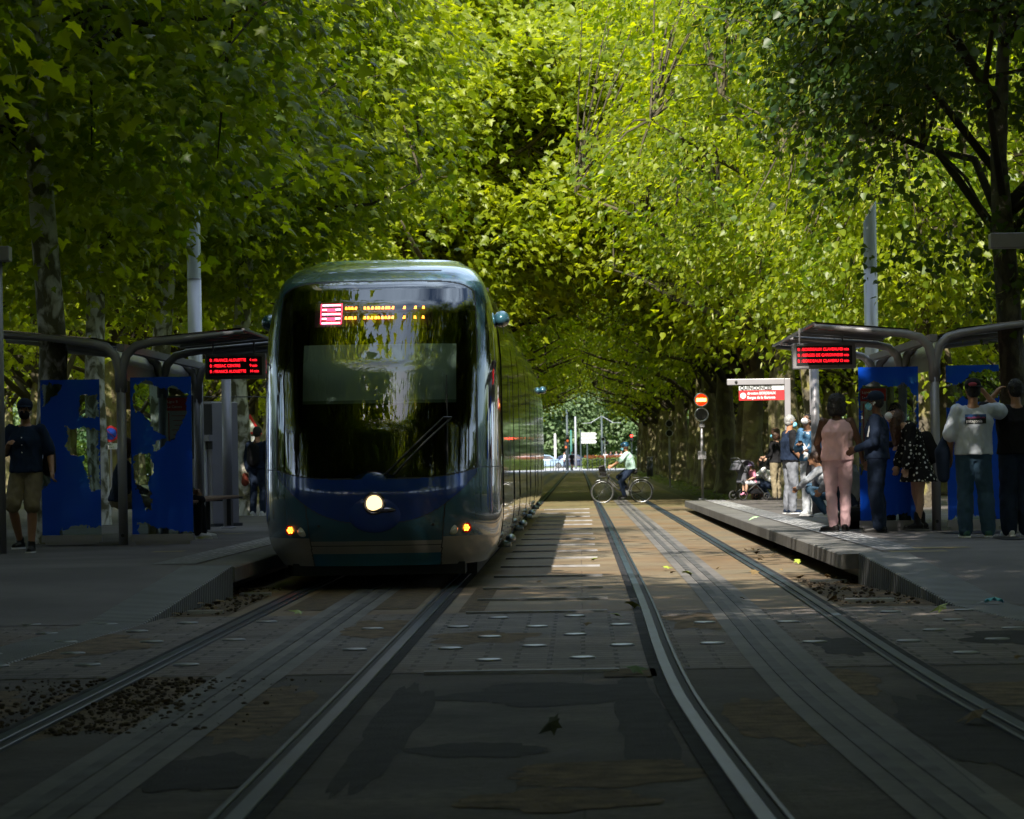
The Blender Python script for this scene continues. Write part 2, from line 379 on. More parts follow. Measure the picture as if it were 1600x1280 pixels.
# steel edged joints across the bed
js = None
for i, Y in enumerate([19.05, 26.25, 28.6, 31.0, 34.2, 37.4, 40.6, 43.8, 47, 50.5, 54, 58, 62, 66, 71, 76, 82]):
    if js is None:
        mb = MB(); mb.box((0, 0, 0.008), (1.16, 0.05, 0.022)); mb.box((0, 0.075, 0.004), (1.16, 0.06, 0.012))
        js = mb.build('joint_strip', mat('dull_steel', (0.2,0.2,0.21), 0.5, 0.2, 0.4, 3)); tag(js, 'thin steel joint strip lying across the bed between the two tracks', 'joint strip', 'steel joint strips across the bed between the tracks'); o = js
    else: o = dup(js)
    o.location = (-0.36 + (random.random() - .5) * .04, Y, gz(Y) + 0.004)
for (x, Y, w_) in ((2.45, 27.3, 0.42), (2.42, 31.4, 0.36), (-3.18, 27.0, 0.3), (-3.1, 30.4, 0.3)):
    mb = MB(); mb.box((0, 0, 0.01), (w_, 0.10, 0.03)); mb.box((0, 0.1, 0.012), (w_ * 0.96, 0.03, 0.03))
    o = mb.build('metal_plate', M['steel']); o.location = (x, Y, gz(Y) + 0.006)
    tag(o, {2.45: 'metal plate in the soil near the foot of the right ramp', 2.42: 'metal plate in the soil by the end of the right coping', -3.18: 'metal plate at the foot of the left ramp', -3.1: 'metal plate in the soil by the left coping end'}[x], 'metal plate')
# studs of the crossing
mb = MB(); mb.tube([(0,0,0), (0,0,0.010), (0,0,0.013)], [0.085, 0.085, 0.07], 20)
stud_me = mb.mesh('paving_stud', True); stud_me.materials.append(mat('stud_metal', (0.22,0.23,0.25), 0.35, 0.6, 0.2, 3))
k = 0
for r_ in range(5):
    Y = 20.3 + r_ * 1.3
    for i in range(15):
        x = -4.35 + i * 0.62 + (0.31 if r_ % 2 else 0) + random.uniform(-.05, .05)
        if any(abs(x - (c(Y) + o_)) < 0.2 for c in (cR, cL) for o_ in (-.735, .735)) or any(abs(x - c(Y)) < 0.3 for c in (cR, cL)): continue
        o = link('paving_stud', stud_me); o.location = (x, Y + random.uniform(-.1, .1), 0.004)
        tag(o, 'round flat metal stud set in the brick crossing in front of the tram', 'stud', 'round metal studs set in the crossing')
# crossing road far away
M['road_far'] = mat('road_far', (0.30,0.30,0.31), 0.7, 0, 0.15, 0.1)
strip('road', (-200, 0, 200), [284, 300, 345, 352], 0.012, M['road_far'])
strip('verge', (-200, 0, 200), [352, 380, 460], 0.01, mat('verge_grass', (0.07,0.11,0.02), 0.9, 0, 0.4, 0.3))

# ---------------------------------------------------------------- platforms
def tact_mat():
    m = bpy.data.materials.new('tactile_strip'); m.use_nodes = True; nt = m.node_tree; N = nt.nodes; L = nt.links; b = N['Principled BSDF']
    tc = N.new('ShaderNodeTexCoord'); v = N.new('ShaderNodeTexVoronoi'); v.inputs['Scale'].default_value = 12; v.inputs['Randomness'].default_value = 0.35
    L.new(tc.outputs['Object'], v.inputs['Vector']); r = N.new('ShaderNodeValToRGB'); L.new(v.outputs['Distance'], r.inputs[0])
    r.color_ramp.elements[0].color = (0.52,0.52,0.54,1); r.color_ramp.elements[1].color = (0.10,0.10,0.11,1)
    r.color_ramp.elements[0].position = 0.28; r.color_ramp.elements[1].position = 0.42
    L.new(r.outputs[0], b.inputs['Base Color']); b.inputs['Roughness'].default_value = 0.6
    bp = N.new('ShaderNodeBump'); bp.invert = True; bp.inputs['Strength'].default_value = 0.6; L.new(v.outputs['Distance'], bp.inputs['Height']); L.new(bp.outputs[0], b.inputs['Normal'])
    return m
M['tactile'] = tact_mat()
def ribbed():
    m = mat('ribbed_ramp_stone', (0.10,0.105,0.11), 0.6, 0, 0.15, 2)
    nt = m.node_tree; N = nt.nodes; L = nt.links; b = N['Principled BSDF']
    tc = N.new('ShaderNodeTexCoord'); w = N.new('ShaderNodeTexWave'); w.bands_direction = 'Y'; w.inputs['Scale'].default_value = 3.2; w.inputs['Distortion'].default_value = 0
    L.new(tc.outputs['Object'], w.inputs['Vector']); bp = N.new('ShaderNodeBump'); bp.inputs['Strength'].default_value = 1.0; bp.inputs['Distance'].default_value = 0.03
    L.new(w.outputs[0], bp.inputs['Height']); L.new(bp.outputs[0], b.inputs['Normal']); return m
M['ribbed'] = ribbed()
for side in (1, -1):
    E = 2.51 if side > 0 else 3.25            # coping edge
    Yn = 30.9 if side > 0 else 30.0
    PY = [Yn, 34, 40, 50, 60, 70, 77]
    if side < 0: PY[-1] = 84
    nm = 'platform'
    # coping: overhanging stone band
    mb = MB(); rs = []
    for Y in PY:
        z = pz(Y); rs.append([(side*E, Y, z - 0.145), (side*E, Y, z - 0.012), (side*(E+0.012), Y, z), (side*(E+0.45), Y, z), (side*(E+0.45), Y, z - 0.145)])
    mb.rings(rs); o = mb.build('platform_coping', M['coping']); tag(o, kind='structure')
    # dark recessed wall below
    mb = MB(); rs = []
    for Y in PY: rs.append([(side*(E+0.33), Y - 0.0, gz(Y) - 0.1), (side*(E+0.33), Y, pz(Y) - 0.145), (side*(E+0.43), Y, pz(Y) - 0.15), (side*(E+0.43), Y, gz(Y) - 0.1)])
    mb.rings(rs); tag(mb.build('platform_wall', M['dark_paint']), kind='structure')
    strip('tactile_paving', sorted((side*(E+0.47), side*(E+0.90))), [Yn + 0.8] + PY[1:], 0.008, M['tactile'], top=pz)
    # platform surface incl. near slope
    def ptop(Y, Yn=Yn):
        if Y >= Yn: return pz(Y)
        t = max(0, min(1, (Yn - Y) / 4.6)); return 0.298 * (1 - t)
    # ramp band (ribbed) that swings outwards
    def ro(Y, side=side, E=E, Yn=Yn):
        t = (Yn - Y); return side * (E + (0.16 if side > 0 else 0.02) + 0.085 * max(0, t) ** 1.0 * (1.0 if side > 0 else 0.55))
    xs = sorted([side*(E+0.451)] + [side*v for v in (E+1, 8, 14)])
    strip('platform_floor', xs, [Yn] + PY[1:], 0.004, M['plat'], top=pz)
    strip('platform_floor', sorted([side*(E+0.62)] + [side*v for v in (E+1.2, 8, 14)]) if False else ([(lambda Y: ro(Y) + side*.3), side*(E+1.2), side*8, side*14] if side > 0 else [side*14, side*8, side*(E+1.2), (lambda Y: ro(Y) + side*.3)]), [Yn, Yn-1.6, Yn-3.2, Yn-4.6][::-1], 0.0085, M['plat'], top=ptop)
    ry = [Yn - 11, Yn - 8, Yn - 6.5, Yn - 5.5, Yn - 4.6, Yn - 3.8, Yn - 3.2, Yn - 2.2, Yn - 1.2, Yn]
    mb = MB(); rs = []
    for Y in ry:
        z = ptop(Y) + 0.012; a = ro(Y); b_ = a + side * 0.47
        rs.append([(a, Y, -0.05), (a, Y, z - 0.01), (a + side*0.01, Y, z), (b_, Y, z), (b_, Y, -0.05)])
    mb.rings(rs); tag(mb.build('ramp_kerb', M['ribbed']), kind='structure')
    for k, Y in enumerate((Yn + 2.6, Yn + 5.2)):
        pass
# faint yellow marks on the platforms
M['yellow_mark'] = mat('worn_yellow_paint', (0.17,0.13,0.05), 0.7, 0, 0.35, 6)
for (a, b_) in (((1405, 868), (1462, 858)), ((1440, 861), (1500, 853)), ((225, 866), (300, 860)), ((330, 838), (395, 832))):
    pa, pb = GP(*a), GP(*b_)
    x0, x1 = sorted((pa.x, pb.x)); Yc = (pa.y + pb.y) / 2
    strip('platform_marking', (x0, x1), [Yc - 0.25, Yc + 0.25], 0.009, M['yellow_mark'], top=pz)
# dark cast iron covers
for (x0, x1, y) in ((1475, 1600, 834), (75, 180, 853), (1560, 1600, 843)):
    p0, p1 = GP(x0, y), GP(x1, y)
    strip('manhole_cover', (p0.x, p1.x), [p0.y - 0.5, p0.y + 0.6], 0.012, M['black'], top=pz)
# level ground behind platforms stays "ground"
# ---------------------------------------------------------------- the tram
M['t_body'] = mat('tram_teal', (0.035,0.105,0.15), 0.25, 0.3, 0.08, 2, coat=1.0)
M['t_nose'] = mat('tram_blue', (0.010,0.04,0.22), 0.15, 0.1, coat=1.0)
M['t_low'] = mat('tram_lower_grey', (0.24,0.225,0.20), 0.35, 0.3, 0.1, 3, coat=0.6)
M['t_glass'] = glassmat('tram_windscreen', (0.62,0.68,0.66), 3.0, 1.5)
M['t_sideglass'] = mat('tram_side_glass', (0.006,0.007,0.008), 0.06, 0, spec=1.0, coat=1.0)
M['t_dark'] = mat('tram_dark_interior', (0.006,0.007,0.008), 0.8)
M['t_blind'] = mat('tram_blind', (0.6,0.72,0.64), 0.7)
TX = -2.0
def lerp(tab, z):
    if z <= tab[0][0]: return tab[0][1]
    for (a, fa), (b, fb) in zip(tab, tab[1:]):
        if z <= b: return fa + (fb - fa) * (z - a) / (b - a)
    return tab[-1][1]
zs_ = np.linspace(0.2, 3.36, 400)
def smooth_tab(tab, k=9):
    v = np.interp(zs_, [t[0] for t in tab], [t[1] for t in tab]); kk = np.ones(2*k+1) / (2*k+1)
    vp = np.concatenate([np.full(k, v[0]), v, np.full(k, v[-1])]); return np.convolve(vp, kk, 'valid')
WT = smooth_tab([(.24,1.02),(.32,1.10),(.45,1.165),(.7,1.2),(2.3,1.19),(2.6,1.165),(2.85,1.12),(3.06,1.05),(3.2,.97),(3.3,.86),(3.36,.74)], 8)
YT = smooth_tab([(.24,31.32),(.35,31.2),(.6,31.06),(.95,31.0),(1.2,31.05),(1.6,31.15),(2.2,31.38),(2.8,31.82),(3.05,32.12),(3.2,32.5),(3.3,33.0),(3.36,33.6)], 8)
def tw(z): return float(np.interp(z, zs_, WT))
def ty0(z): return float(np.interp(z, zs_, YT))
def ty1(z): return max(33.1, ty0(z) + 0.9)
NE = 3.0; NC, NRW = 260, 380
TEND = 71.5
def ring_pt(a, z):
    w, y0, y1 = tw(z), ty0(z), ty1(z); s, c = math.sin(a), max(0.0, math.cos(a))
    return (w * math.copysign(abs(s) ** (2/NE), s), y1 - (y1 - y0) * c ** (2/NE))
def surf_y(x, z):
    w, y0, y1 = tw(z), ty0(z), ty1(z); return y1 - (y1 - y0) * (max(0, 1 - (abs(x)/w) ** NE)) ** (1/NE)
def region(x, y, z):
    ax_ = abs(x)
    zwb = 1.10 + 0.09 * min(1, ax_/0.97) ** 4
    zwt = 3.06 - 0.10 * min(1.2, ax_/0.95) ** 8
    xw = 0.985 - 0.04 * max(0, (z - 2.2) / 0.9) ** 2
    arc = 0.66 + 0.46 * (ax_/0.97) ** 2.6
    if zwb < z < zwt and ax_ < xw: return 'windscreen'
    if zwb - 0.012 < z < zwt + 0.02 and ax_ < xw + 0.012: return 'seam'
    if z > 3.10 and ax_ < 0.62 and 3.17 < z < 3.215 and -0.02 < x: return 'seam' if int(z * 60) % 2 else 'body'
    if ax_ > 1.065 and 1.27 < z < 2.86 : return 'side_glass' if x > 0 else 'side_glass_b'
    if abs(z - 1.19) < 0.006 and ax_ > xw: return 'seam'
    if arc < z <= zwb and ax_ < 0.985: return 'nose_panel'
    if abs(z - arc) < 0.008 and ax_ < 0.985: return 'seam'
    xl = 0.62 + 0.10 * (z - 0.24)
    if abs(ax_ - xl) < 0.006 and z < arc: return 'seam'
    if abs(z - 0.445) < 0.004 and ax_ < xl: return 'seam'
    if z < 0.36 and ax_ < xl: return 'bumper'
    if z < 0.52 - 0.03 * (ax_ < xl): return 'lower_panel'
    return 'body'
tram = thing('tram', 'sleek teal modern tram with lit headlight coming down the left track', 'tram', (TX, 0, 0))
import collections
P = []
zz = np.linspace(0.24, 3.36, NRW)
for z in zz:
    row = []
    for j in range(NC + 1):
        a = (j / NC * 2 - 1) * math.pi / 2
        # even out the spacing across the face
        a = math.copysign(abs(a / (math.pi/2)) ** 1.25, a) * math.pi / 2
        x, y = ring_pt(a, z); row.append((x, y, z))
    P.append(row)
regs = collections.defaultdict(MB); idx = collections.defaultdict(dict)
for i in range(NRW - 1):
    for j in range(NC):
        q = [(i, j), (i, j+1), (i+1, j+1), (i+1, j)]
        c = [sum(P[a][b][k] for a, b in q) / 4 for k in range(3)]
        rg = region(*c); mb = regs[rg]; ids = idx[rg]; f = []
        for key in q:
            if key not in ids: ids[key] = len(mb.v); mb.v.append(P[key[0]][key[1]])
            f.append(ids[key])
        mb.f.append(tuple(f))
# sides
for sgn, j in ((-1, 0), (1, NC)):
    segs = np.linspace(0, 1, 60)
    for i in range(NRW - 1):
        if i % 4: continue
        i2 = min(i + 4, NRW - 1)
        z0, z1 = zz[i], zz[i2]
        p = [P[i][j], (P[i][j][0], TEND, z0), (P[i2][j][0], TEND, z1), P[i2][j]]
        rg = 'lower_panel' if (z0 + z1) / 2 < 0.36 else 'body'
        regs[rg].add(p, ((0,1,2,3),) if sgn > 0 else ((3,2,1,0),))
# roof
top = P[-1]; n = len(top)
for j in range(n // 2):
    a, b_, c, d = top[j], top[j+1], top[n-2-j], top[n-1-j]
    regs['body'].add([a, b_, c, d], ((0,1,2,3),))
regs['body'].add([top[0], top[-1], (top[-1][0], TEND, 3.36), (top[0][0], TEND, 3.36)], ((0,1,2,3),))
regs['body'].add([(-1.1, TEND, .35), (1.1, TEND, .35), (.9, TEND, 3.15), (-.9, TEND, 3.15)], ((0,1,2,3),))
MM = {'windscreen': M['t_glass'], 'side_glass_b': M['t_sideglass'], 'side_glass': M['t_sideglass'], 'seam': M['black'], 'nose_panel': M['t_nose'], 'body': M['t_body'], 'lower_panel': M['t_low'], 'bumper': mat('bumper_teal', (0.035,0.15,0.22), 0.25, 0.2, coat=1.0)}
NMS = {'side_glass_b': 'cab_window', 'side_glass': 'cab_window', 'seam': 'seam', 'body': 'body_shell'}
for rg, mb in regs.items():
    mb.build(NMS.get(rg, rg), MM[rg], tram, smooth=True, fix=False)
# underframe and cab interior
mb = MB(); mb.box((0, (32.2+TEND)/2, 0.22), (1.9, TEND-32.2, 0.2)); mb.box((0, 32.05, 0.2), (1.7, 0.9, 0.12)); mb.build('underframe', M['t_dark'], tram)
mb = MB(); mb.box((0, 34.3, 1.8), (2.1, 0.05, 2.6)); mb.box((0, 32.0, 1.02), (1.8, 1.2, 0.08)); mb.box((0, 33.4, 1.3), (0.5, 0.2, 0.7)); mb.build('cab_interior', M['t_dark'], tram)
def quad_on(x0, x1, z0, z1, d, m_, name, par, n=10):
    mb = MB(); vs = []; fs = []
    for i in range(n + 1):
        z = z0 + (z1 - z0) * i / n
        for j in range(n + 1):
            x = x0 + (x1 - x0) * j / n; vs.append((x, surf_y(x, z) + d, z))
    for i in range(n):
        for j in range(n): a = i*(n+1)+j; fs.append((a, a+1, a+n+2, a+n+1))
    mb.add(vs, fs); return mb.build(name, m_, par, smooth=True, fix=False)
quad_on(-0.72, 0.79, 1.86, 2.42, 0.10, M['t_blind'], 'sun_blind', tram)
quad_on(-0.72, 0.79, 1.83, 1.862, 0.09, mat('blind_bar', (0.2,0.26,0.22), 0.4), 'blind_bar', tram)
quad_on(-0.62, 0.56, 2.60, 2.86, 0.07, M['t_dark'], 'destination_display', tram)
disp = bpy.data.objects['destination_display']
M['amber'] = emis('amber_led', (1.0, 0.22, 0.02), 5.0); M['led_pink'] = emis('pink_led', (1.0, 0.04, 0.10), 3.2); M['led_white'] = emis('white_led', (0.75, 0.72, 1.0), 3.2)
M['led_red'] = emis('red_led', (1.0, 0.01, 0.02), 1.6)
def onface(x, z, d): return (x, surf_y(x, z) + d, z)
# line letter block: stripes of white inside a pink frame
mbp, mbw = MB(), MB()
def lrect(mb, x0, x1, z0, z1, d=0.05):
    mb.add([onface(x0, z0, d), onface(x1, z0, d), onface(x1, z1, d), onface(x0, z1, d)], ((0,1,2,3),))
X0, X1, Z0, Z1 = -0.555, -0.35, 2.635, 2.84
for i in range(5):
    z = Z1 - 0.008 - i * 0.046
    lrect(mbw, X0 + 0.01, X1 - 0.01, z - 0.014, z, 0.048)
    lrect(mbp, X0, X1, z - 0.020, z - 0.015); lrect(mbp, X0, X1, z + 0.001, z + 0.006)
for z in (2.775, 2.68): lrect(mbp, -0.50, -0.41, z - 0.016, z + 0.016, 0.044)
lrect(mbp, X0 - 0.006, X0, Z0, Z1); lrect(mbp, X1, X1 + 0.006, Z0, Z1)
mbp.build('line_symbol', M['led_pink'], disp, fix=False); mbw.build('line_symbol', M['led_white'], disp, fix=False)
# amber text rows seen in part through the LED scan
mb = MB()
blocks = [(-0.31,3,1),(-0.11,0,0),(-0.12,7,0),(0.27,1,0),(0.37,1,0),(0.46,1,0)]
xs_ = [-.315,-.285,-.255,-.225, -.13,-.095,-.06,-.02,.01,.045,.08,.11,.145, .26, .37, .45]
for k, x in enumerate(xs_):
    for z in (2.79, 2.69):
        sl = random.uniform(-.006, .006)
        mb.add([onface(x, z - .014, .045), onface(x + .027, z - .016, .045), onface(x + .024 + sl, z + .014, .045), onface(x + .006 + sl, z + .015, .045)], ((0,1,2,3),))
mb.build('destination_text', M['amber'], disp, fix=False)
# headlight housing dome and lamp
mb = MB(); rs = []
for k in range(9):
    t = k / 8 * math.pi / 2; r_ = 0.33 * math.cos(t); d = 0.055 * math.sin(t)
    rs.append([(r_ * math.cos(a), ty0(0.87) + 0.045 - d + 0.16 * (r_ * math.cos(a)) ** 2 , 0.87 + r_ * 0.92 * math.sin(a)) for a in np.linspace(0, 2*math.pi, 40, endpoint=False)])
mb.rings(rs); hh = mb.build('headlight_housing', M['t_nose'], tram, smooth=True)
mb = MB(); mb.sph((0.0, ty0(0.87) - 0.004, 0.855), (0.080, 0.03, 0.080)); mb.build('headlight', emis('headlight', (1.0, 0.70, 0.30), 1.0), tram, smooth=True)
mb = MB(); mb.torus((0, ty0(0.87) - 0.008, 0.855), (0, 1, 0), 0.098, 0.014); mb.sph((0.06, ty0(0.87) - 0.0, 0.79), (0.15, 0.022, 0.03)); mb.build('headlight_rim', mat('lamp_rim', (0.15,0.14,0.2), 0.2, 0.9), hh, smooth=True)
for x, z in ((-0.845, .60), (0.875, .60)):
    y = surf_y(x, z)
    mb = MB(); mb.disc((x, y - 0.004, z), 0.052, (x * .55, -1, 0), 0.02); lo = mb.build('indicator', mat('indicator_lens', (0.12,0.01,0.005), 0.2), tram, smooth=False)
    mb = MB(); 
    for k in range(6):
        a = k * math.pi / 3; mb.sph((x + .024*math.cos(a), y - 0.018, z + .024*math.sin(a)), 0.010, nu=8, nv=6)
    mb.sph((x, y - 0.018, z), 0.010, nu=8, nv=6)
    mb.build('bulb', emis('orange_bulb', (1.0, 0.18, 0.01), 9), lo, smooth=True)
for x, z in ((-0.715, .585), (0.745, .585)):
    y = surf_y(x, z); mb = MB(); mb.sph((x, y + 0.006, z), (0.052, 0.02, 0.052)); mb.build('fog_lamp', mat('lamp_glass', (0.55,0.54,0.48), 0.15, 0.2), tram, smooth=True)
for x in (-.55, .56): 
    mb = MB(); mb.disc((x, surf_y(x, .64), .64), .014, (0,-1,0), .01, 12); mb.build('coupling_plug', M['black'], tram)
# wiper
mb = MB()
def fp(x, z, d=-0.03): return onface(x, z, d)
mb.tube([fp(0.10, 1.13), fp(0.4, 1.42), fp(0.67, 1.68)], 0.009, 6); mb.tube([fp(0.19, 1.13), fp(0.48, 1.43), fp(0.75, 1.68)], 0.011, 6)
mb.tube([fp(0.67, 1.68), fp(0.75, 1.68)], 0.012, 6); w_ = mb.build('wiper', M['black'], tram)
mb = MB(); mb.tube([fp(0.71, 1.22, -.02), fp(0.71, 1.6, -.02), fp(0.70, 2.1, -.02)], [0.008, 0.009, 0.005], 6); mb.build('blade', M['black'], w_)
# camera pods at the cab sides
for sx, Y in ((1, 33.3), (-1, 33.3), (1, 70.2)):
    mb = MB(); mb.sph((sx * (tw(2.72) + 0.065), Y, 2.72), (0.085, 0.14, 0.085)); mb.bar((sx * (tw(2.72) - .02), Y, 2.72), (sx * (tw(2.72) + 0.06), Y, 2.72), .05)
    mb.build('camera_pod', M['t_body'], tram, smooth=True)
# side windows, doors, section joints
def side_panel(sx, Y0, Y1, z0, z1, off, m_, name, par, nz=14):
    mb = MB(); vs = []; fs = []
    for i in range(nz + 1):
        z = z0 + (z1 - z0) * i / nz; x = sx * (tw(z) + off); vs += [(x, Y0, z), (x, Y1, z)]
    for i in range(nz): fs.append((2*i, 2*i+1, 2*i+3, 2*i+2))
    mb.add(vs, fs); return mb.build(name, m_, par, smooth=True, fix=False)
M['t_frame'] = mat('door_frame_grey', (0.13,0.17,0.18), 0.3, 0.5)
for sx in (1, -1):
    Y = 33.25; k = 0
    while Y < TEND - 1.5:
        L_ = [1.35, 2.3, 1.9, 1.35, 2.3][k % 5]
        if k % 5 in (0, 3):
            d = side_panel(sx, Y, Y + L_ - 0.06, 0.34, 2.74, 0.006, M['t_body'], 'door', tram)
            for a, b_ in ((Y + 0.05, Y + L_/2 - 0.05), (Y + L_/2 + 0.0, Y + L_ - 0.11)):
                side_panel(sx, a, b_, 0.75, 2.62, 0.010, M['t_sideglass'], 'door_glass', d)
            mb = MB()
            for yy in (Y - 0.01, Y + L_/2 - 0.025, Y + L_ - 0.05): mb.add([(sx*(tw(z)+.014), yy2, z) for z in (0.34, 1.2, 2.1, 2.74) for yy2 in (yy, yy + .03)], [(0,1,3,2),(2,3,5,4),(4,5,7,6)])
            mb.build('door_edge', M['black'], d, fix=False)
        else:
            side_panel(sx, Y, Y + L_ - 0.06, 1.12, 2.74, 0.006, M['t_sideglass'], 'window', tram)
            mb = MB(); mb.add([(sx*(tw(z)+.012), yy2, z) for z in (0.34, 1.2, 2.1, 2.78) for yy2 in (Y + L_ - .05, Y + L_ - .015)], [(0,1,3,2),(2,3,5,4),(4,5,7,6)])
            mb.build('window_post', M['t_frame'], tram, fix=False)
        Y += L_; k += 1
    for Yj in (36.4, 44.2, 52.5, 61.5):
        mb = MB(); mb.sph((sx * 1.2, Yj, 0.36), (0.06, 0.22, 0.05)); mb.box((sx * 1.12, Yj, 0.30), (0.16, 0.5, 0.07)); mb.build('bogie_cover', M['t_frame'], tram, smooth=True)
        mb = MB(); mb.add([(sx*(tw(z)+.016), yy2, z) for z in (0.34, 1.2, 2.1, 2.78, 3.05) for yy2 in (Yj - .1, Yj + .1)], [(0,1,3,2),(2,3,5,4),(4,5,7,6),(6,7,9,8)])
        mb.build('section_joint', M['rubber'], tram, fix=False)
for Yj in (35.5, 45, 52, 58.5, 66):
    mb = MB()
    for s in (-1, 1): mb.disc((s * .735, Yj, .29), .28, (1, 0, 0), .13)
    mb.box((0, Yj, .3), (1.2, .3, .15)); mb.build('wheelset', M['t_dark'], tram)
# ---------------------------------------------------------------- trees
def plane_leaf(detail):
    if detail == 2:      # five-lobed leaf, slightly folded
        o = [(0,0),(.12,.10),(.45,.02),(.34,.22),(.56,.42),(.28,.46),(.20,.62),(0,1.0)]
        pts = o + [(-x, y) for x, y in o[-2:0:-1]]
        v = [(x, y, -0.22 * abs(x) - 0.18 * y * y) for x, y in pts] + [(0, .42, 0.03)]
        n = len(pts); f = [(i, (i+1) % n, n) for i in range(n)]
    elif detail == 1:    # three-lobed
        pts = [(0,0),(.5,.25),(.26,.45),(0,1),(-.26,.45),(-.5,.25)]
        v = [(x, y, -0.25 * abs(x) - 0.15 * y * y) for x, y in pts] + [(0,.35,.03)]
        f = [(i, (i+1) % 6, 6) for i in range(6)]
    elif detail == 0:    # ovate / heart leaf
        pts = [(0,0),(.38,.12),(.44,.42),(.0,1),(-.44,.42),(-.38,.12)]
        v = [(x, y, 0.25 * abs(x) - 0.2 * y * y) for x, y in pts]; f = [(0,1,2,3),(0,3,4,5)]
    else:                # narrow bract
        v = [(0,0,0),(.10,.4,0),(0,1,-.1),(-.10,.4,0)]; f = [(0,1,2,3)]
    return np.array(v, float), f
def leaves_mesh(name, pos, size, outward, detail, droop=0.5, material=None, spread=0.9, seed=1):
    rs = np.random.RandomState(seed); N_ = len(pos)
    v, f = plane_leaf(detail)
    nrm = outward * 0.45 + np.array([0, 0, 0.75]) + rs.normal(0, spread * 0.5, (N_, 3)); nrm /= np.linalg.norm(nrm, axis=1)[:, None]
    dirn = outward + rs.normal(0, 0.7, (N_, 3)); dirn[:, 2] -= droop * 1.2
    dirn -= nrm * (dirn * nrm).sum(1)[:, None]; dirn /= np.linalg.norm(dirn, axis=1)[:, None] + 1e-9
    side = np.cross(dirn, nrm)
    sz = size * rs.uniform(0.45, 1.3, N_)
    V = (pos[:, None, :] + sz[:, None, None] * (v[None, :, 0, None] * side[:, None, :] + v[None, :, 1, None] * dirn[:, None, :] + v[None, :, 2, None] * nrm[:, None, :]))
    k = len(v); V = V.reshape(-1, 3)
    lens = np.array([len(x) for x in f]); flat = np.concatenate([np.array(x) for x in f])
    loops = (flat[None, :] + (np.arange(N_) * k)[:, None]).ravel()
    ls = np.tile(lens, N_); st = np.concatenate([[0], np.cumsum(ls)[:-1]])
    me = bpy.data.meshes.new(name); me.vertices.add(len(V)); me.vertices.foreach_set('co', V.ravel())
    me.loops.add(len(loops)); me.loops.foreach_set('vertex_index', loops.astype(np.int32))
    me.polygons.add(len(ls)); me.polygons.foreach_set('loop_start', st.astype(np.int32)); me.polygons.foreach_set('loop_total', ls.astype(np.int32))
    me.update(calc_edges=True)
    if material: me.materials.append(material)
    return me
def bark(name, c1, c2, c3, sc=3.0, patch=True):
    m = bpy.data.materials.new(name); m.use_nodes = True; nt = m.node_tree; N = nt.nodes; L = nt.links; b = N['Principled BSDF']
    tc = N.new('ShaderNodeTexCoord'); mp = N.new('ShaderNodeMapping'); mp.inputs['Scale'].default_value = (1, 1, 0.7); L.new(tc.outputs['Object'], mp.inputs[0])
    n = N.new('ShaderNodeTexNoise'); n.inputs['Scale'].default_value = sc; n.inputs['Detail'].default_value = 5; n.inputs['Distortion'].default_value = 0.7
    L.new(mp.outputs[0], n.inputs['Vector']); r = N.new('ShaderNodeValToRGB'); L.new(n.outputs[0], r.inputs[0]); e = r.color_ramp.elements
    e[0].color = (*c1, 1); e[0].position = 0.44; e[1].color = (*c2, 1); e[1].position = 0.49
    x = e.new(0.57); x.color = (*c3, 1)
    L.new(r.outputs[0], b.inputs['Base Color']); b.inputs['Roughness'].default_value = 0.85
    n2 = N.new('ShaderNodeTexNoise'); n2.inputs['Scale'].default_value = 14; n2.inputs['Detail'].default_value = 6; L.new(mp.outputs[0], n2.inputs['Vector'])
    bp = N.new('ShaderNodeBump'); bp.inputs['Strength'].default_value = 0.8; bp.inputs['Distance'].default_value = 0.05; L.new(n2.outputs[0], bp.inputs['Height']); L.new(bp.outputs[0], b.inputs['Normal'])
    return m
M['plane_bark'] = bark('plane_bark', (0.15,0.14,0.08), (0.42,0.40,0.32), (0.72,0.70,0.64), 5.0)
M['old_bark'] = bark('old_bark', (0.085,0.07,0.035), (0.12,0.10,0.05), (0.17,0.16,0.065), 2.2)
M['linden_bark'] = bark('linden_bark', (0.07,0.06,0.045), (0.11,0.095,0.07), (0.15,0.14,0.09), 5)
M['lichen_bark'] = bark('lichen_bark', (0.06,0.05,0.035), (0.10,0.085,0.05), (0.17,0.15,0.05), 3)

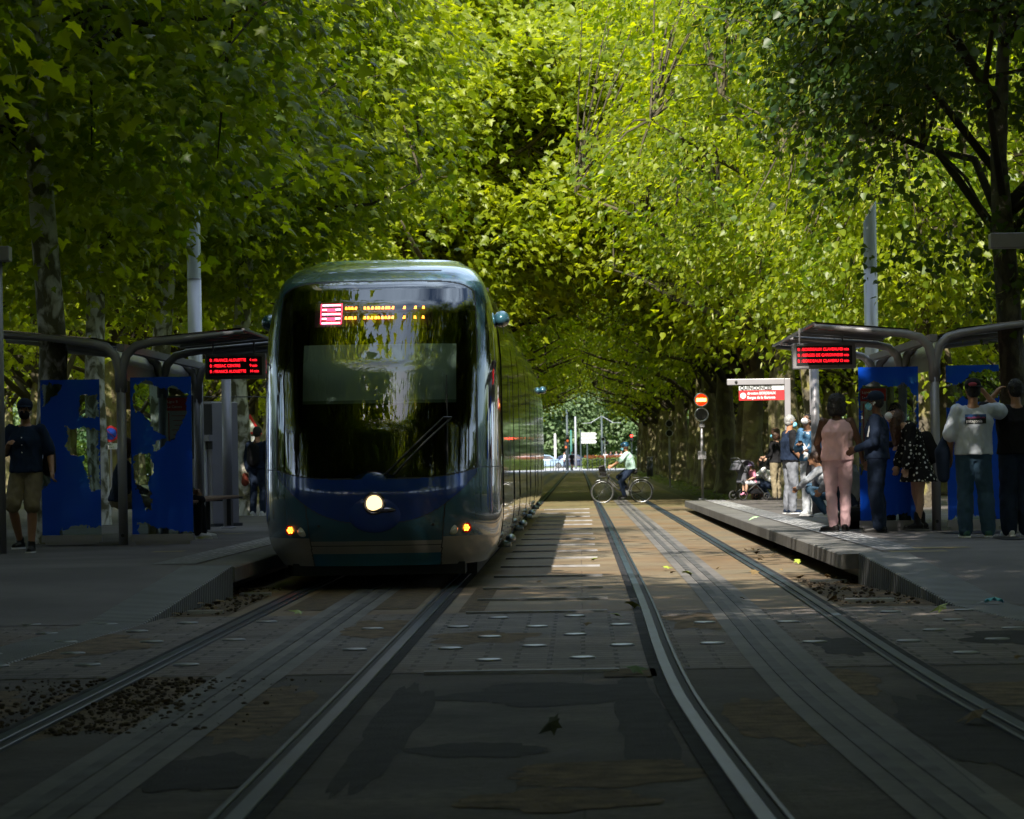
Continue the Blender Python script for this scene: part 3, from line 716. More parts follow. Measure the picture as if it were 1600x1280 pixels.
M['twig'] = mat('twig_bark', (0.05,0.042,0.022), 0.9, 0, .3, 3)
def make_tree(kind, h, trunk_r, rad, zlow, n_leaf, size, detail, seed, leaf_m, bark_m, hang=0.0, split=3.0, cluster=0.55, bract=False, lean=(0,0), ncl=230, thin=1.0):
    """returns (trunk mesh, crown mesh, bract mesh)"""
    rnd = random.Random(seed); rs = np.random.RandomState(seed)
    zc = (h + zlow) / 2; hz = (h - zlow) / 2
    # cluster centres spread on boughs through the crown volume
    cl = []
    tries = 0
    while len(cl) < ncl and tries < 20000:
        tries += 1
        d = rs.normal(0, 1, 3); d /= np.linalg.norm(d); r_ = rs.uniform(0.35, 1.0) ** 0.5
        nz = 0.75 + 0.42 * noise.noise(Vector((d[0]*1.7 + seed*3.1, d[1]*1.7, d[2]*1.7)))
        p = np.array([d[0]*rad*r_*nz*1.15, d[1]*rad*r_*nz*1.15, zc + d[2]*hz*r_*(0.8+0.25*nz)])
        if noise.noise(Vector((p[0]*0.45 + seed, p[1]*0.45, p[2]*0.45))) < -0.16: continue
        cl.append(p)
    cl = np.array(cl)
    # trunk and limbs
    mb = MB(); lx, ly = lean
    zs = [0, 0.15, 0.5, split*0.5, split, split*1.35, h*0.55, h*0.8]
    tr = [trunk_r*1.5, trunk_r*1.2, trunk_r*1.03, trunk_r*0.95, trunk_r*0.85, trunk_r*0.6, trunk_r*0.35, trunk_r*0.1]
    pts = [Vector((lx*z/h + 0.12*math.sin(z*1.1+seed)*min(1, z/2), ly*z/h + 0.1*math.cos(z*0.9+seed)*min(1,z/2), z)) for z in zs]
    mb.tube(pts, tr, 14)
    tips = []; ntf = len(mb.f)
    nb = 9
    for k in range(nb):
        a = 2*math.pi*k/nb + rnd.uniform(-.3,.3); zb = split*(0.95 + 0.9*rnd.random()*min(1.4, (h-split)/split*0.4))
        t = min(0.98, zb / (h*0.8)); base = Vector((lx*zb/h, ly*zb/h, zb))
        L_ = rad*rnd.uniform(.6,.9); up = rnd.uniform(.35,1.1)
        p1 = base + Vector((math.cos(a)*L_*.35, math.sin(a)*L_*.35, L_*.35*up+.3)); p2 = base + Vector((math.cos(a+.15)*L_*.7, math.sin(a+.15)*L_*.7, L_*.6*up)); p3 = base + Vector((math.cos(a+.05)*L_, math.sin(a+.05)*L_, L_*.75*up + .2))
        r0 = trunk_r*rnd.uniform(.3,.5)
        mb.tube([base, p1, p2, p3], [r0, r0*.75, r0*.45, r0*.15], 7); tips += [p1, p2, p3]
    # twigs to clusters
    for p in cl[::2]:
        q = min(tips, key=lambda t: (t - Vector(p)).length); m_ = (q + Vector(p))/2 + Vector((0,0,.15))
        mb.tube([q, m_, Vector(p)], [0.035, 0.022, 0.008], 4, cap=False)
    trunk = mb.mesh(kind + '_trunk', True, fix=False); trunk.materials.append(bark_m); trunk.materials.append(M['twig'])
    mi = [0]*ntf + [1]*(len(mb.f) - ntf); trunk.polygons.foreach_set('material_index', mi)
    # leaves
    per = n_leaf // len(cl)
    ctr = np.repeat(cl, per, axis=0)
    off = np.clip(rs.normal(0, 1, (len(ctr), 3)), -1.9, 1.9) * np.array([cluster*1.15, cluster*1.15, cluster*0.36])
    off[:, 2] -= 0.22*(off[:, 0]**2 + off[:, 1]**2)/cluster
    pos = ctr + off
    pos[:, 2] -= hang * np.clip(np.abs(rs.normal(0, .5, len(pos))), 0, 1)
    out = pos - np.array([0, 0, zc]); out[:, 2] *= 0.3; out /= np.linalg.norm(out, axis=1)[:, None] + 1e-9
    crown = leaves_mesh(kind + '_crown', pos, size, out, detail, material=leaf_m, seed=seed)
    br = None
    if bract:
        sel = rs.choice(len(pos), len(pos)//3, replace=False)
        br = leaves_mesh(kind + '_bracts', pos[sel] - np.array([0,0,.05]), size*1.1, out[sel], -1, droop=2.5, material=M['bract'], seed=seed+5)
    return trunk, crown, br
plane_near = [make_tree('plane', 15.5, 0.19, 5.2, 4.6, 30000, 0.20, 2, s, M['plane_leaf'], M['plane_bark'], hang=0.5, split=5.5, cluster=0.6) for s in (11,)]
plane_mid = [make_tree('plane', 18, 0.36, 6.9, 5.3, 42000, 0.23, 2, s, M['plane_leaf'], M['old_bark'], hang=0.35, split=3.3, cluster=0.66, ncl=270) for s in (21, 22)]
plane_thin = [make_tree('plane', 18, 0.36, 6.9, 5.3, 11000, 0.26, 1, s, M['plane_leaf'], M['old_bark'], hang=0.4, split=3.3, cluster=0.7, ncl=170) for s in (61, 62)]
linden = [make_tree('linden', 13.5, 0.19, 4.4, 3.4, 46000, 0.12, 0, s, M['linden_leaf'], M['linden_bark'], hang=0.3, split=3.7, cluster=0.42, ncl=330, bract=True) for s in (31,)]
lindenB = [make_tree('linden', 15, 0.2, 4.9, 3.0, 30000, 0.13, 0, s, M['plane_leaf'], M['lichen_bark'], hang=0.35, split=3.4, cluster=0.45, ncl=280, bract=True) for s in (41,)]
PROTO = {}
def place_tree(key, meshes, name, label, x, y, rz, sc, group=None, z=None):
    t = thing(name, label, 'tree', (x, y, (gz(y) if z is None else z) - 0.03), rz, group); t.scale = (sc, sc, sc) if not hasattr(sc, '__len__') else sc
    link('trunk', meshes[0], None, t); link('crown', meshes[1], None, t)
    if meshes[2]: link('blossom_bracts', meshes[2], None, t)
    return t
place_tree('r', plane_mid[0], 'plane_tree', 'plane tree whose lit crown hangs over the middle of the avenue beyond the tram', -3.9, 98.5, 2.2, 1.2)
# named near trees
place_tree('a', plane_near[0], 'plane_tree', 'slim plane tree with pale mottled trunk behind the man in shorts', -6.75, 40.6, 0.5, 1.0)
place_tree('a', plane_near[0], 'plane_tree', 'mottled plane tree behind the left shelter roof beside the light column', -7.9, 61, 2.1, 1.03)
place_tree('a', plane_near[0], 'plane_tree', 'plane tree whose trunk shows behind the leftmost blue panel', -8.2, 54.5, 4.0, 0.95)
place_tree('a', plane_near[0], 'plane_tree', 'nearest plane tree hanging its big leaves into the top left of the photo', -7.4, 24.5, 1.2, 1.0)
place_tree('a', plane_near[0], 'plane_tree', 'plane tree left of the tracks just behind the grey post and ticket machine', -6.6, 63, 3.3, (0.98,0.98,1.02))
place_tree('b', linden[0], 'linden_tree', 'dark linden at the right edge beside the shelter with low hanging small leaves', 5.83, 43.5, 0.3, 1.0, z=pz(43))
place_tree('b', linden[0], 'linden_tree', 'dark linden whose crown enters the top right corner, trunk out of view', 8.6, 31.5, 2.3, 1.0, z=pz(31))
place_tree('b', linden[0], 'linden_tree', 'large linden added to shade the right platform, its lowest leaves touching the top of the photo', 7.0, 23.5, 4.3, 1.45, z=0)  # crown cover added to keep sun off the right platform
place_tree('b', lindenB[0], 'linden_tree', 'linden with yellow lichen on its forked trunk rising behind the right shelter', 6.5, 60, 1.0, 1.0)
place_tree('b', lindenB[0], 'linden_tree', 'bright linden leaning over the right track behind the departure board', 5.3, 73, 2.6, (1.08, 1.08, 1.1))
rnd = random.Random(3)
Y = 82; i = 0
while Y < 282:
    place_tree('r', plane_mid[i % 2] if 94 < Y < 110 else plane_thin[i % 2], 'plane_tree', 'old plane tree with a thick mossy trunk in the row right of the tracks', 5.45 + rnd.uniform(-.25,.35), Y, rnd.uniform(0, 6.28), rnd.uniform(.92, 1.06), 'old plane trees in the row right of the tracks')
    Y += 6.6; i += 1
Y = 95
while Y < 282:
    place_tree('l', plane_mid[i % 2] if Y < 105 else plane_thin[i % 2], 'plane_tree', 'tall plane tree in the row behind the tram left of the tracks', -5.0 + rnd.uniform(-.3,.3), Y, rnd.uniform(0, 6.28), rnd.uniform(.92, 1.06), 'plane trees in the row left of the tracks')
    Y += 7.2; i += 1
for x0, Y0, Y1, st, g in ((12, 58, 280, 8.5, 'right'), (18.5, 66, 280, 9.5, 'right'), (26, 90, 280, 11, 'right'), (-13.8, 52, 280, 8, 'left'), (-20.5, 62, 280, 9.5, 'left'), (-28, 90, 280, 11, 'left')):
    Y = Y0
    while Y < Y1:
        place_tree('o', plane_thin[i % 2], 'plane_tree', 'plane tree standing in the grove deeper on the %s side' % g, x0 + rnd.uniform(-.6,.6), Y, rnd.uniform(0, 6.28), rnd.uniform(.85, 1.05), 'plane trees in the %s grove' % g)
        Y += st * rnd.uniform(.9, 1.1); i += 1
# unseen trees added around the camera: they shade the foreground and show in the windscreen
for (x, y, s_) in ((-8.5, 12, 1.0), (-8, 0, .95), (5.8, 27.8, (1.0, 1.0, 1.38)), (-9.6, 31, (1.05, 1.05, 1.6)),   (5.4, 14.5, 1.0), (3.5, 5, .95), (-5.6, 15.5, 1.0), (-4, 6, .95), (1.5, -2, 1), (-1, -8, 1), (-13, 36, 1.1), (-19, 12, 1.15), (-19, 22, 1.15), (-19, 2, 1.15), (-14, -6, 1.1), (-9, 18, 1.0), (8, 1, 1.0), (-8, -14, 1), (8, -15, 1), (-14, 30, 1.05), (-14, 18, 1.1), (-15, 6, 1.05), (-14, 41, 1.05), (12.5, 36, 1), (14, 22, 1), (-8.5, -30, 1), (8.5, -32, 1), (-3.5, -46, .9), (5, -52, .9), (-12, -50, 1), (13, -48, 1)):
    place_tree('n', plane_mid[i % 2], 'plane_tree', 'plane tree lining the avenue on the near side of the stop', x, y, rnd.uniform(0, 6.28), s_, 'unseen plane trees added near the viewpoint for shade and reflections'); i += 1
for k in range(22):  # unseen outer trees added to block sky mirrored at the tram's sides
    place_tree('n', plane_thin[k % 2], 'plane_tree', 'unseen plane tree added in the outer rows to block the side sky', (-1 if k % 2 else 1) * (22 if k % 4 < 2 else 29), -28 + (k // 2) * 7.4, rnd.uniform(0, 6.28), (1, 1, 1.15), 'unseen plane trees added in the outer rows to block the side sky')
# far wood beyond the road
far_t = make_tree('broadleaf', 15, 0.3, 6.5, 1.0, 16000, 0.5, 0, 51, M['far_haze_leaf'], M['linden_bark'], split=3, cluster=0.9, ncl=200)
for k in range(34):
    x = -70 + k * 4.4 + rnd.uniform(-1.5, 1.5); y = 400 + (k % 3) * 22 + rnd.uniform(-6, 6)
    place_tree('f', far_t, 'broadleaf_tree', 'bushy tree beyond the far road with haze painted into its leaf colour', x, y, rnd.uniform(0, 6.28), rnd.uniform(.8, 1.25), 'bushy trees beyond the far road')

# hedges and ground plants
def leaf_mass(name, label, cat, boxes, n, size, m_, seed, kind=None, group=None):
    rs = np.random.RandomState(seed); vol = [b[3]*b[4]*b[5] for b in boxes]; pos = []
    for b, v in zip(boxes, vol):
        k = int(n * v / sum(vol)); p = rs.uniform(-.5, .5, (k, 3)) * np.array(b[3:6]) + np.array(b[0:3])
        top = b[2] + b[5]/2
        p[:, 2] = np.minimum(p[:, 2], top - 0.25*b[5]*np.array([abs(noise.noise(Vector((q[0]*.8, q[1]*.8, seed)))) for q in p]))
        pos.append(p)
    pos = np.concatenate(pos); out = rs.normal(0, 1, pos.shape); out /= np.linalg.norm(out, axis=1)[:, None]
    o = link(name, leaves_mesh(name, pos, size, out, 0, droop=0.1, material=m_, seed=seed)); return tag(o, label, cat, group, kind)
M['hedge_leaf'] = leafmat('hedge_leaf', (0.05,0.09,0.02), (0.12,0.17,0.03), (0.1,0.2,0.02), (0.3,0.35,0.05))
M['red_leaf'] = leafmat('red_leaf', (0.16,0.06,0.03), (0.25,0.10,0.04), (0.3,0.08,0.02), (0.4,0.15,0.04))
g0 = gz(300)
leaf_mass('hedge', 'low green hedge with reddish top beyond the rails at the far road', 'hedge', [(3.0, 318, g0+.55, 5.4, 3, 1.1)], 9000, .16, M['hedge_leaf'], 3)
leaf_mass('flower_bush', 'reddish flowering shrub growing along the top of the far hedge', 'shrub', [(2.6, 318, g0+1.15, 4.2, 2, .35)], 1800, .15, M['red_leaf'], 4)
for sx_, lb in ((-1, 'left'), (1, 'right')):  # unseen side hedges added to block low sky and darken the surroundings
    leaf_mass('hedge', 'unseen tall hedge added on the %s side to block the low sky' % lb, 'hedge', [(sx_*36, 10, 3.2, 3, 150, 6.6)], 34000, .62, M['hedge_leaf'], 13 + sx_)
leaf_mass('hedge', 'unseen tall hedge added behind the viewpoint to block the low sky', 'hedge', [(0, -78, 3.0, 80, 3, 6.0)], 20000, .62, M['hedge_leaf'], 17)  # unseen, added to close off horizon light behind the camera
leaf_mass('hedge', 'long green hedge under the trees deep in the left grove', 'hedge', [(-36, 210, gz(200)+1.4, 40, 3, 2.8)], 26000, .28, M['hedge_leaf'], 5)
leaf_mass('hedge', 'long green hedge under the trees deep in the right grove', 'hedge', [(44, 250, gz(200)+1.3, 62, 3, 2.6)], 26000, .3, M['hedge_leaf'], 6)
# grass tufts along the tree rows
def grass(name, x0, x1, y0, y1, n, seed, hh=.09):
    rs = np.random.RandomState(seed); x = rs.uniform(x0, x1, n); y = rs.uniform(y0, y1, n)
    keep = np.array([noise.noise(Vector((a*.7, b*.25, seed))) > -0.05 for a, b in zip(x, y)]); x, y = x[keep], y[keep]; n = len(x)
    pos = np.stack([x, y, np.array([gz(b) for b in y]) - 0.03], 1); out = rs.normal(0, .35, (n, 3)); out[:, 2] = 1
    o = link(name, leaves_mesh(name, pos, hh*1.6, out, -1, droop=-2, material=M['hedge_leaf'], seed=seed)); tag(o, 'short patchy grass at the foot of the tree row', 'grass', None, 'stuff')
grass('grass', 3.9, 8.5, 80, 260, 26000, 8); grass('grass', -9, -5.2, 52, 90, 7000, 9); grass('grass', -9, -6.2, 36, 52, 2500, 10, .07)
# ---------------------------------------------------------------- shelters
def blue_film():
    m = mat('blue_film', (0.004,0.09,0.75), 0.35, 0, spec=0.2); nt = m.node_tree; N = nt.nodes; L = nt.links
    tr = N.new('ShaderNodeBsdfTransparent'); tr.inputs[0].default_value = (.05,.16,.7,1); mx = N.new('ShaderNodeMixShader'); mx.inputs[0].default_value = .35
    L.new(N['Principled BSDF'].outputs[0], mx.inputs[1]); L.new(tr.outputs[0], mx.inputs[2]); L.new(mx.outputs[0], N['Material Output'].inputs[0]); return m
M['map_blue'] = blue_film(); M['sign_blue'] = mat('sign_blue', (0.01,0.05,0.35), .4)
M['panel_glass'] = glassmat('panel_glass', (0.72,0.80,0.80), 1.0, 1.45)
M['roof_glass'] = glassmat('roof_glass', (0.34,0.36,0.34), 1.4, 1.45, 0.05)
def zside(x, Y, side):
    return pz(Y) if side < 0 else pz(Y)
def inside(p, poly):
    x, y = p; c = False; n = len(poly)
    for i in range(n):
        x1, y1 = poly[i]; x2, y2 = poly[(i+1) % n]
        if (y1 > y) != (y2 > y) and x < (x2-x1)*(y-y1)/(y2-y1) + x1: c = not c
    return c
def map_panel(cx, Y, z0, wd, ht, polys, seed, parent, base_z):
    nx, nz_ = 90, 230; mb = MB(); ids = {}
    for i in range(nx):
        for j in range(nz_):
            u, v = (i+.5)/nx, (j+.5)/nz_
            nu = u + .05*noise.noise(Vector((u*5, v*12, seed))) + .035*noise.noise(Vector((u*16, v*40, seed))) + .02*noise.noise(Vector((u*40, v*100, seed))); nv = v + .022*noise.noise(Vector((u*5, v*12, seed+7))) + .014*noise.noise(Vector((u*16, v*40, seed+5))) + .008*noise.noise(Vector((u*40, v*100, seed+5)))
            if any(inside((nu, nv), p) for p in polys): continue
            f = []
            for a, b in ((i, j), (i+1, j), (i+1, j+1), (i, j+1)):
                if (a, b) not in ids: ids[(a, b)] = len(mb.v); mb.v.append((cx + (a/nx-.5)*wd, Y - 0.009, z0 + ht*(1 - b/nz_)))
                f.append(ids[(a, b)])
            mb.f.append(tuple(f))
    g = MB(); g.box((cx, Y, z0 + ht/2), (wd, 0.014, ht)); gp = g.build('glass_panel', M['panel_glass'], parent)
    mb.build('map_print', M['map_blue'], gp, fix=False)
    b = MB(); b.box((cx, Y, z0 - 0.045), (wd*1.02, 0.07, 0.085)); b.box((cx, Y, base_z + 0.02), (wd*.9, .05, .05)); b.build('panel_base', M['light_paint'] if False else M['grey_paint'], gp)
def sc_(pts, w, h): return [(x/w, y/h) for x, y in pts]
pl1 = [[(0.02,.02),(.36,.02),(.30,.10),(.20,.12),(.05,.16)], [(.72,.10),(.98,.10),(.98,.24),(.70,.25),(.62,.2)], [(.42,.30),(.98,.32),(.98,.71),(.82,.72),(.78,.62),(.70,.49),(.50,.49),(.41,.43),(.45,.37)], [(-.1,.55),(.2,.56),(.16,.64),(.05,.70),(-.1,.7)], [(.3,.98),(.5,.945),(1.1,.94),(1.1,1.1),(.3,1.1)]]
pl2 = [[(.05,.03),(.30,.03),(.5,.07),(.72,.07),(.94,.10),(.92,.2),(.82,.30),(.72,.38),(.60,.41),(.48,.47),(.38,.47),(.40,.41),(.58,.37),(.40,.35),(.32,.29),(.18,.23),(.06,.22)], [(.05,.50),(.26,.48),(.37,.54),(.33,.61),(.30,.68),(.33,.85),(.22,.85),(.17,.76),(.05,.72)], [(.1,.92),(.35,.955),(.7,.98),(1.1,1),(1.1,1.1),(.1,1.1)]]
pr1 = [[(.02,.14),(.12,.12),(.3,.09),(.5,.14),(.76,.10),(.97,.22),(.93,.42),(.78,.46),(.66,.47),(.58,.34),(.44,.31),(.38,.45),(.34,.6),(.02,.7)], [(.2,.98),(.8,.96),(1,1.1),(.2,1.1)]]
pr2 = [[(-.1,.10),(.25,.12),(.5,.06),(.75,.02),(1.1,.05),(1.1,.2),(.7,.24),(.3,.22),(-.1,.3)], [(.3,.40),(.8,.42),(.75,.6),(.5,.7),(.3,.55)], [(.1,.985),(.9,.975),(1.1,1.1),(.1,1.1)]]
for side in (-1, 1):
    CX = -5.62 if side < 0 else 4.48
    YF = [39.3, 43.2, 47.1] if side < 0 else [40.3, 44.3, 48.3]
    zb = pz(YF[0]); 
    sh = thing('tram_shelter', 'left platform shelter with Y shaped grey posts, glass roof and blue map panels' if side < 0 else 'right platform shelter with Y shaped grey posts, glass roof and blue map panels', 'shelter', (CX, YF[0], zb))
    def L(x, Y, z): return Vector((x - CX, Y - YF[0], z - zb))
    inner = 1.5; outer = 2.1; z_in = 2.87; z_out = 2.95; d = -side   # inner arm points to the track
    for Yf in YF:
        mb = MB(); bz = pz(Yf)
        k = 0.058
        mb.tube([L(CX, Yf, bz), L(CX, Yf, 2.2)], k, 16)
        mb.tube([L(CX + d*.015, Yf, 2.15), L(CX + d*.02, Yf, 2.42), L(CX + d*.07, Yf, 2.6), L(CX + d*.18, Yf, 2.71), L(CX + d*.36, Yf, 2.755), L(CX + d*.8, Yf, 2.80), L(CX + d*inner, Yf, z_in)], [k, k, k, .056, .052, .040, .024], 12)
        mb.tube([L(CX - d*.015, Yf, 2.15), L(CX - d*.02, Yf, 2.42), L(CX - d*.07, Yf, 2.6), L(CX - d*.18, Yf, 2.71), L(CX - d*.36, Yf, 2.755), L(CX - d*.9, Yf, 2.83), L(CX - d*outer, Yf, z_out)], [k, k, k, .056, .052, .040, .026], 12)
        o = mb.build('support_post', M['grey_paint'], sh, smooth=True)
        mb = MB(); mb.disc(L(CX + .0, Yf - .064, bz + .12), .022, (0, -1, 0), .006, 10); mb.build('bolt_cover', M['black'], o)
    for (a, b_) in ((YF[0]+.08, YF[1]-.05), (YF[1]+.05, YF[2]+.5)):
        for (x0, x1, z0, z1) in ((.30, inner, 2.81, z_in + .045), (-.30, -outer, 2.81, z_out + .045)):
            mb = MB(); xs = [L(CX + d*x0, 0, 0).x, L(CX + d*x1, 0, 0).x]
            vs = [(xs[0], a - YF[0], z0 - zb), (xs[1], a - YF[0], z1 - zb), (xs[1], b_ - YF[0], z1 - zb + .0), (xs[0], b_ - YF[0], z0 - zb)]
            vs += [(x, y, z + .012) for x, y, z in vs]; mb.add(vs, ((0,1,2,3),(4,7,6,5),(0,4,5,1),(1,5,6,2),(2,6,7,3),(3,7,4,0)))
            mb.build('roof_pane', M['roof_glass'], sh)
            mb = MB()
            for Yc in np.linspace(a + .4, b_ - .4, 3): mb.bar((xs[0], Yc - YF[0], z0 - zb - .012), (xs[1], Yc - YF[0], z1 - zb - .012), .03, .02)
            mb.bar((xs[1], a - YF[0], z1 - zb - .01), (xs[1], b_ - YF[0], z1 - zb - .01), .04, .03); mb.build('roof_rail', M['grey_paint'], sh)
    # red lettering lines on the front roof pane
    mb = MB()
    for k in range(7):
        xa = inner - .1 - k*.13; mb.box(L(CX + d*xa, YF[0] + .2 + .05*(k % 2), 2.845 - .01 + (xa - inner)*.05), (.085, .06, .003))
    mb.build('roof_lettering', M['red'], sh)
    # long beam and curved back sheet
    mb = MB(); mb.bar(L(CX, YF[0], 2.70), L(CX, YF[2] + .5, 2.70), .09, .09); mb.build('ridge_beam', M['grey_paint'], sh)
    mb = MB(); prof = [(.62, 2.80), (.40, 2.77), (.2, 2.68), (.10, 2.52), (.08, 2.32)]; rsn = []
    for y in (YF[0] + .3, YF[2] + .5): rsn.append([L(CX - d*a_, y, z) for a_, z in prof] + [L(CX - d*(a_ + .02), y, z) for a_, z in prof[::-1]])
    mb.rings(rsn); mb.build('back_sheet', mat('back_sheet', (0.28,0.26,0.25), 0.35, 0.6, .1, 2), sh, smooth=False)
    # blue printed glass panels across the shelter ends
    if side < 0:
        map_panel(L(-6.29, 0, 0).x, .25, .40 - zb, .73, 1.92, pl1, 1, sh, 0); map_panel(L(-5.14, 0, 0).x, .05, .40 - zb, .75, 1.93, pl2, 2, sh, 0)
    else:
        map_panel(L(3.93, 0, 0).x, .35, .40 - zb, .76, 1.95, pr1, 3, sh, 0); map_panel(L(4.97, 0, 0).x, .1, .40 - zb, .67, 1.95, pr2, 4, sh, 0)
    # bench
    b = MB(); 
    xb = CX + d*.38
    for k in range(4): b.box(L(xb - .17 + k*.115, YF[1] + 1.0, .76), (.10, 5.6, .035))
    bn = b.build('bench_seat', M['wood'], sh, bevel=.006)
    for y in (YF[0] + 2.6, YF[1] + 1.8, YF[2] + .6):
        b = MB(); b.box(L(xb, y, .53), (.06, .08, .42)); b.box(L(xb, y, .735), (.42, .06, .03)); b.build('bench_leg', M['dark_paint'], bn)
    # timetable case inside
    xt = CX + d*(.07 if side < 0 else .3); Yt = YF[1] + 1.2
    b = MB(); b.box(L(xt, Yt, 1.76), (.40, .05, .88)); tt = b.build('timetable_case', mat('case_frame', (0.12,0.12,0.12), .4), sh)
    b = MB(); b.box(L(xt, Yt - .03, 1.76), (.36, .006, .82)); b.build('timetable_sheet', mat('paper', (0.55,0.54,0.5), .7), tt)
    b = MB(); b.box(L(xt, Yt - .036, 2.08), (.36, .006, .18)); b.build('timetable_header', M['red'], tt)
    for k, (s_, zz_) in enumerate((('Ligne B', 2.10), ('Le Centre', 2.03))): text('timetable_text', s_, .05, L(xt - .16, Yt - .041, zz_), M['white'], tt)
    b = MB(); b.box(L(xt - .14, Yt - .036, 1.66), (.012, .005, .60))
    for k in range(9): b.box(L(xt + .02, Yt - .036, 1.92 - k*.065), (.24 - .04*(k % 3), .005, .008))
    b.build('timetable_lines', M['red'], tt)

# ---------------------------------------------------------------- departure boards
def board(label, cx, Y, zt, wd, ht, lines, post):
    t = thing('departure_board', label, 'information display', (cx, Y, zt - ht))
    mb = MB(); mb.box((0, .1, ht/2), (wd, .2, ht)); mb.build('housing', M['grey_paint'], t, bevel=.012)
    mb = MB(); mb.box((0, -.004, ht/2 + .005), (wd*.88, .012, ht*.74)); scn = mb.build('screen', M['black'], t)
    for k, (a, b_) in enumerate(lines):
        z = ht*.70 - k*ht*.225
        text('screen_text', a, ht*.165, (-wd*.42, -.013, z), M['led_red'], scn, sx=.86); text('screen_text', b_, ht*.165, (wd*.24, -.013, z), M['led_red'], scn, sx=.8)
    mb = MB(); mb.tube([(-wd*.38, .1, ht), (-wd*.38, .1, ht + .2)], .012, 8); mb.tube([(wd*.3, .1, ht), (wd*.3, .1, ht + .17)], .014, 8); mb.build('hanger', M['grey_paint'], t)
    mb = MB(); mb.sph((-wd*.05, -.003, .035), .008, nu=8, nv=6); mb.sph((wd*.22, -.003, .035), .008, nu=8, nv=6); mb.build('screw', M['dark_paint'], t)
    if post:
        mb = MB(); mb.tube([(post, .25, -(zt-ht) + pz(Y)), (post, .25, .1)], .045, 14); mb.build('post', M['grey_paint'], t, smooth=True)
    return t
pR = W(1287, 557, 42.5); pL = W(369, 573, 42.5)
board('lit departure board hanging at the right shelter with three red lines', pR.x, 42.4, pR.z + .175, .84, .34, [('B : BORDEAUX CLAVEAU', '03 min'), ('B : BERGES DE GARONNE', '08 min'), ('B : BORDEAUX CLAVEAU', '13 min')], None)
board('lit departure board hanging at the left shelter beside the tram', pL.x, 42.4, pL.z + .165, .80, .33, [('B : FRANCE ALOUETTE', '4 min'), ('B : PESSAC CENTRE', '9 min'), ('B : FRANCE ALOUETTE', '14 min')], None)

xq = W(1271, 640, 56).x; t = thing('grey_post', 'plain grey post rising behind the man in the denim shirt', 'post', (xq, 56, pz(56)))
mb = MB(); mb.tube([(0,0,0), (0,0,2.6)], .062, 16); mb.tube([(0,0,0),(0,0,.03)], .12, 16); mb.build('shaft', M['grey_paint'], t, smooth=True)
# ---------------------------------------------------------------- stop sign frame
t = thing('stop_sign', 'grey hook shaped frame with the QUINCONCES sign in white and red', 'sign', (3.78, 58, pz(58)))
zt = 2.62 - pz(58)
mb = MB(); mb.box((0, 0, zt/2), (.11, .09, zt)); mb.box((-.575, 0, zt - .055), (1.04, .09, .11)); mb.build('frame', M['grey_paint'], t, bevel=.01)
mb = MB(); mb.sph((-.93, -.05, zt - .055), .028, nu=10, nv=8); mb.build('camera_dome', M['black'], t, smooth=True)
mb = MB(); mb.box((-.47, 0, zt - .165), (.82, .03, .085)); mb.build('name_panel', mat('name_white', (0.45,0.46,0.47), .5), t)
mb = MB(); mb.box((-.47, 0, zt - .30), (.82, .03, .18)); rp = mb.build('direction_panel', M['red'], t)
text('sign_text', 'QUINCONCES', .098, (-.86, -.02, zt - .199), M['black'], rp, sx=.9, bold=.0025)
text('sign_text', 'direction BORDEAUX', .068, (-.73, -.02, zt - .285), M['white'], rp, sx=.82, bold=.0015)
text('sign_text', 'Berges de la Garonne', .068, (-.73, -.02, zt - .362), M['white'], rp, sx=.85, bold=.0015)
mb = MB(); mb.disc((-.805, -.019, zt - .305), .052, (0, 1, 0), .006); mb.build('line_disc', M['white'], rp)
text('sign_text', 'B', .075, (-.829, -.024, zt - .33), M['red'], rp)

# ---------------------------------------------------------------- light columns and lamps
def light_column(label, x, y, ztop, zb):
    t = thing('light_column', label, 'street light', (x, y, zb)); h = ztop - zb; r = .105
    mb = MB(); mb.tube([(0,0,0), (0,0,h - 1.05)], r, 24); mb.build('pole', M['light_paint'], t, smooth=True)
    mb = MB(); n = 24; rs = [[(r*.97*math.cos(2*math.pi*k/n), r*.97*math.sin(2*math.pi*k/n), h - 1.05 + .004) for k in range(n)], [(r*.97*math.cos(2*math.pi*k/n), r*.97*math.sin(2*math.pi*k/n), h - .2 + .17*(math.cos(2*math.pi*k/n))) for k in range(n)]]
    mb.rings(rs); mb.build('light_head', mat('frosted_lamp_head', (0.55,0.60,0.60), .25), t, smooth=False)
    mb = MB(); mb.torus((0, 0, h - 1.05), (0, 0, 1), r, .008, 24, 6); mb.build('ring', M['steel'], t, smooth=True)
    return t
pl = W(306, 600, 47.6); light_column('tall pale light column rising behind the left shelter roof, top cut slanting', pl.x, 47.6, 5.05, pz(47))
prr = W(1360.5, 450, 49.0); light_column('tall pale light column rising behind the right shelter roof', prr.x, 49.0, 5.15, pz(49))
def box_lamp(label, xp, Y, x0, x1, zc, zb):
    t = thing('street_lamp', label, 'street lamp', (xp, Y, zb))
    mb = MB(); mb.tube([(0,0,0), (0,0,zc - zb)], .055, 14); mb.build('pole', M['grey_paint'], t, smooth=True)
    mb = MB(); mb.box(((x0+x1)/2 - xp, 0, zc - zb), (x1 - x0, .22, .17)); mb.build('lamp_head', M['grey_paint'], t, bevel=.012); return t
a = GP(3, 866); hd = W(9, 397, a.y); box_lamp('grey lamp post at the left edge with a flat box head', a.x, a.y, a.x - .8, W(16.5, 397, a.y).x, hd.z, a.z)
hd = W(1546, 377, 36); box_lamp('grey lamp at the right edge of which only the flat box head shows', hd.x + .9, 36, hd.x, hd.x + 1.1, hd.z, .28)

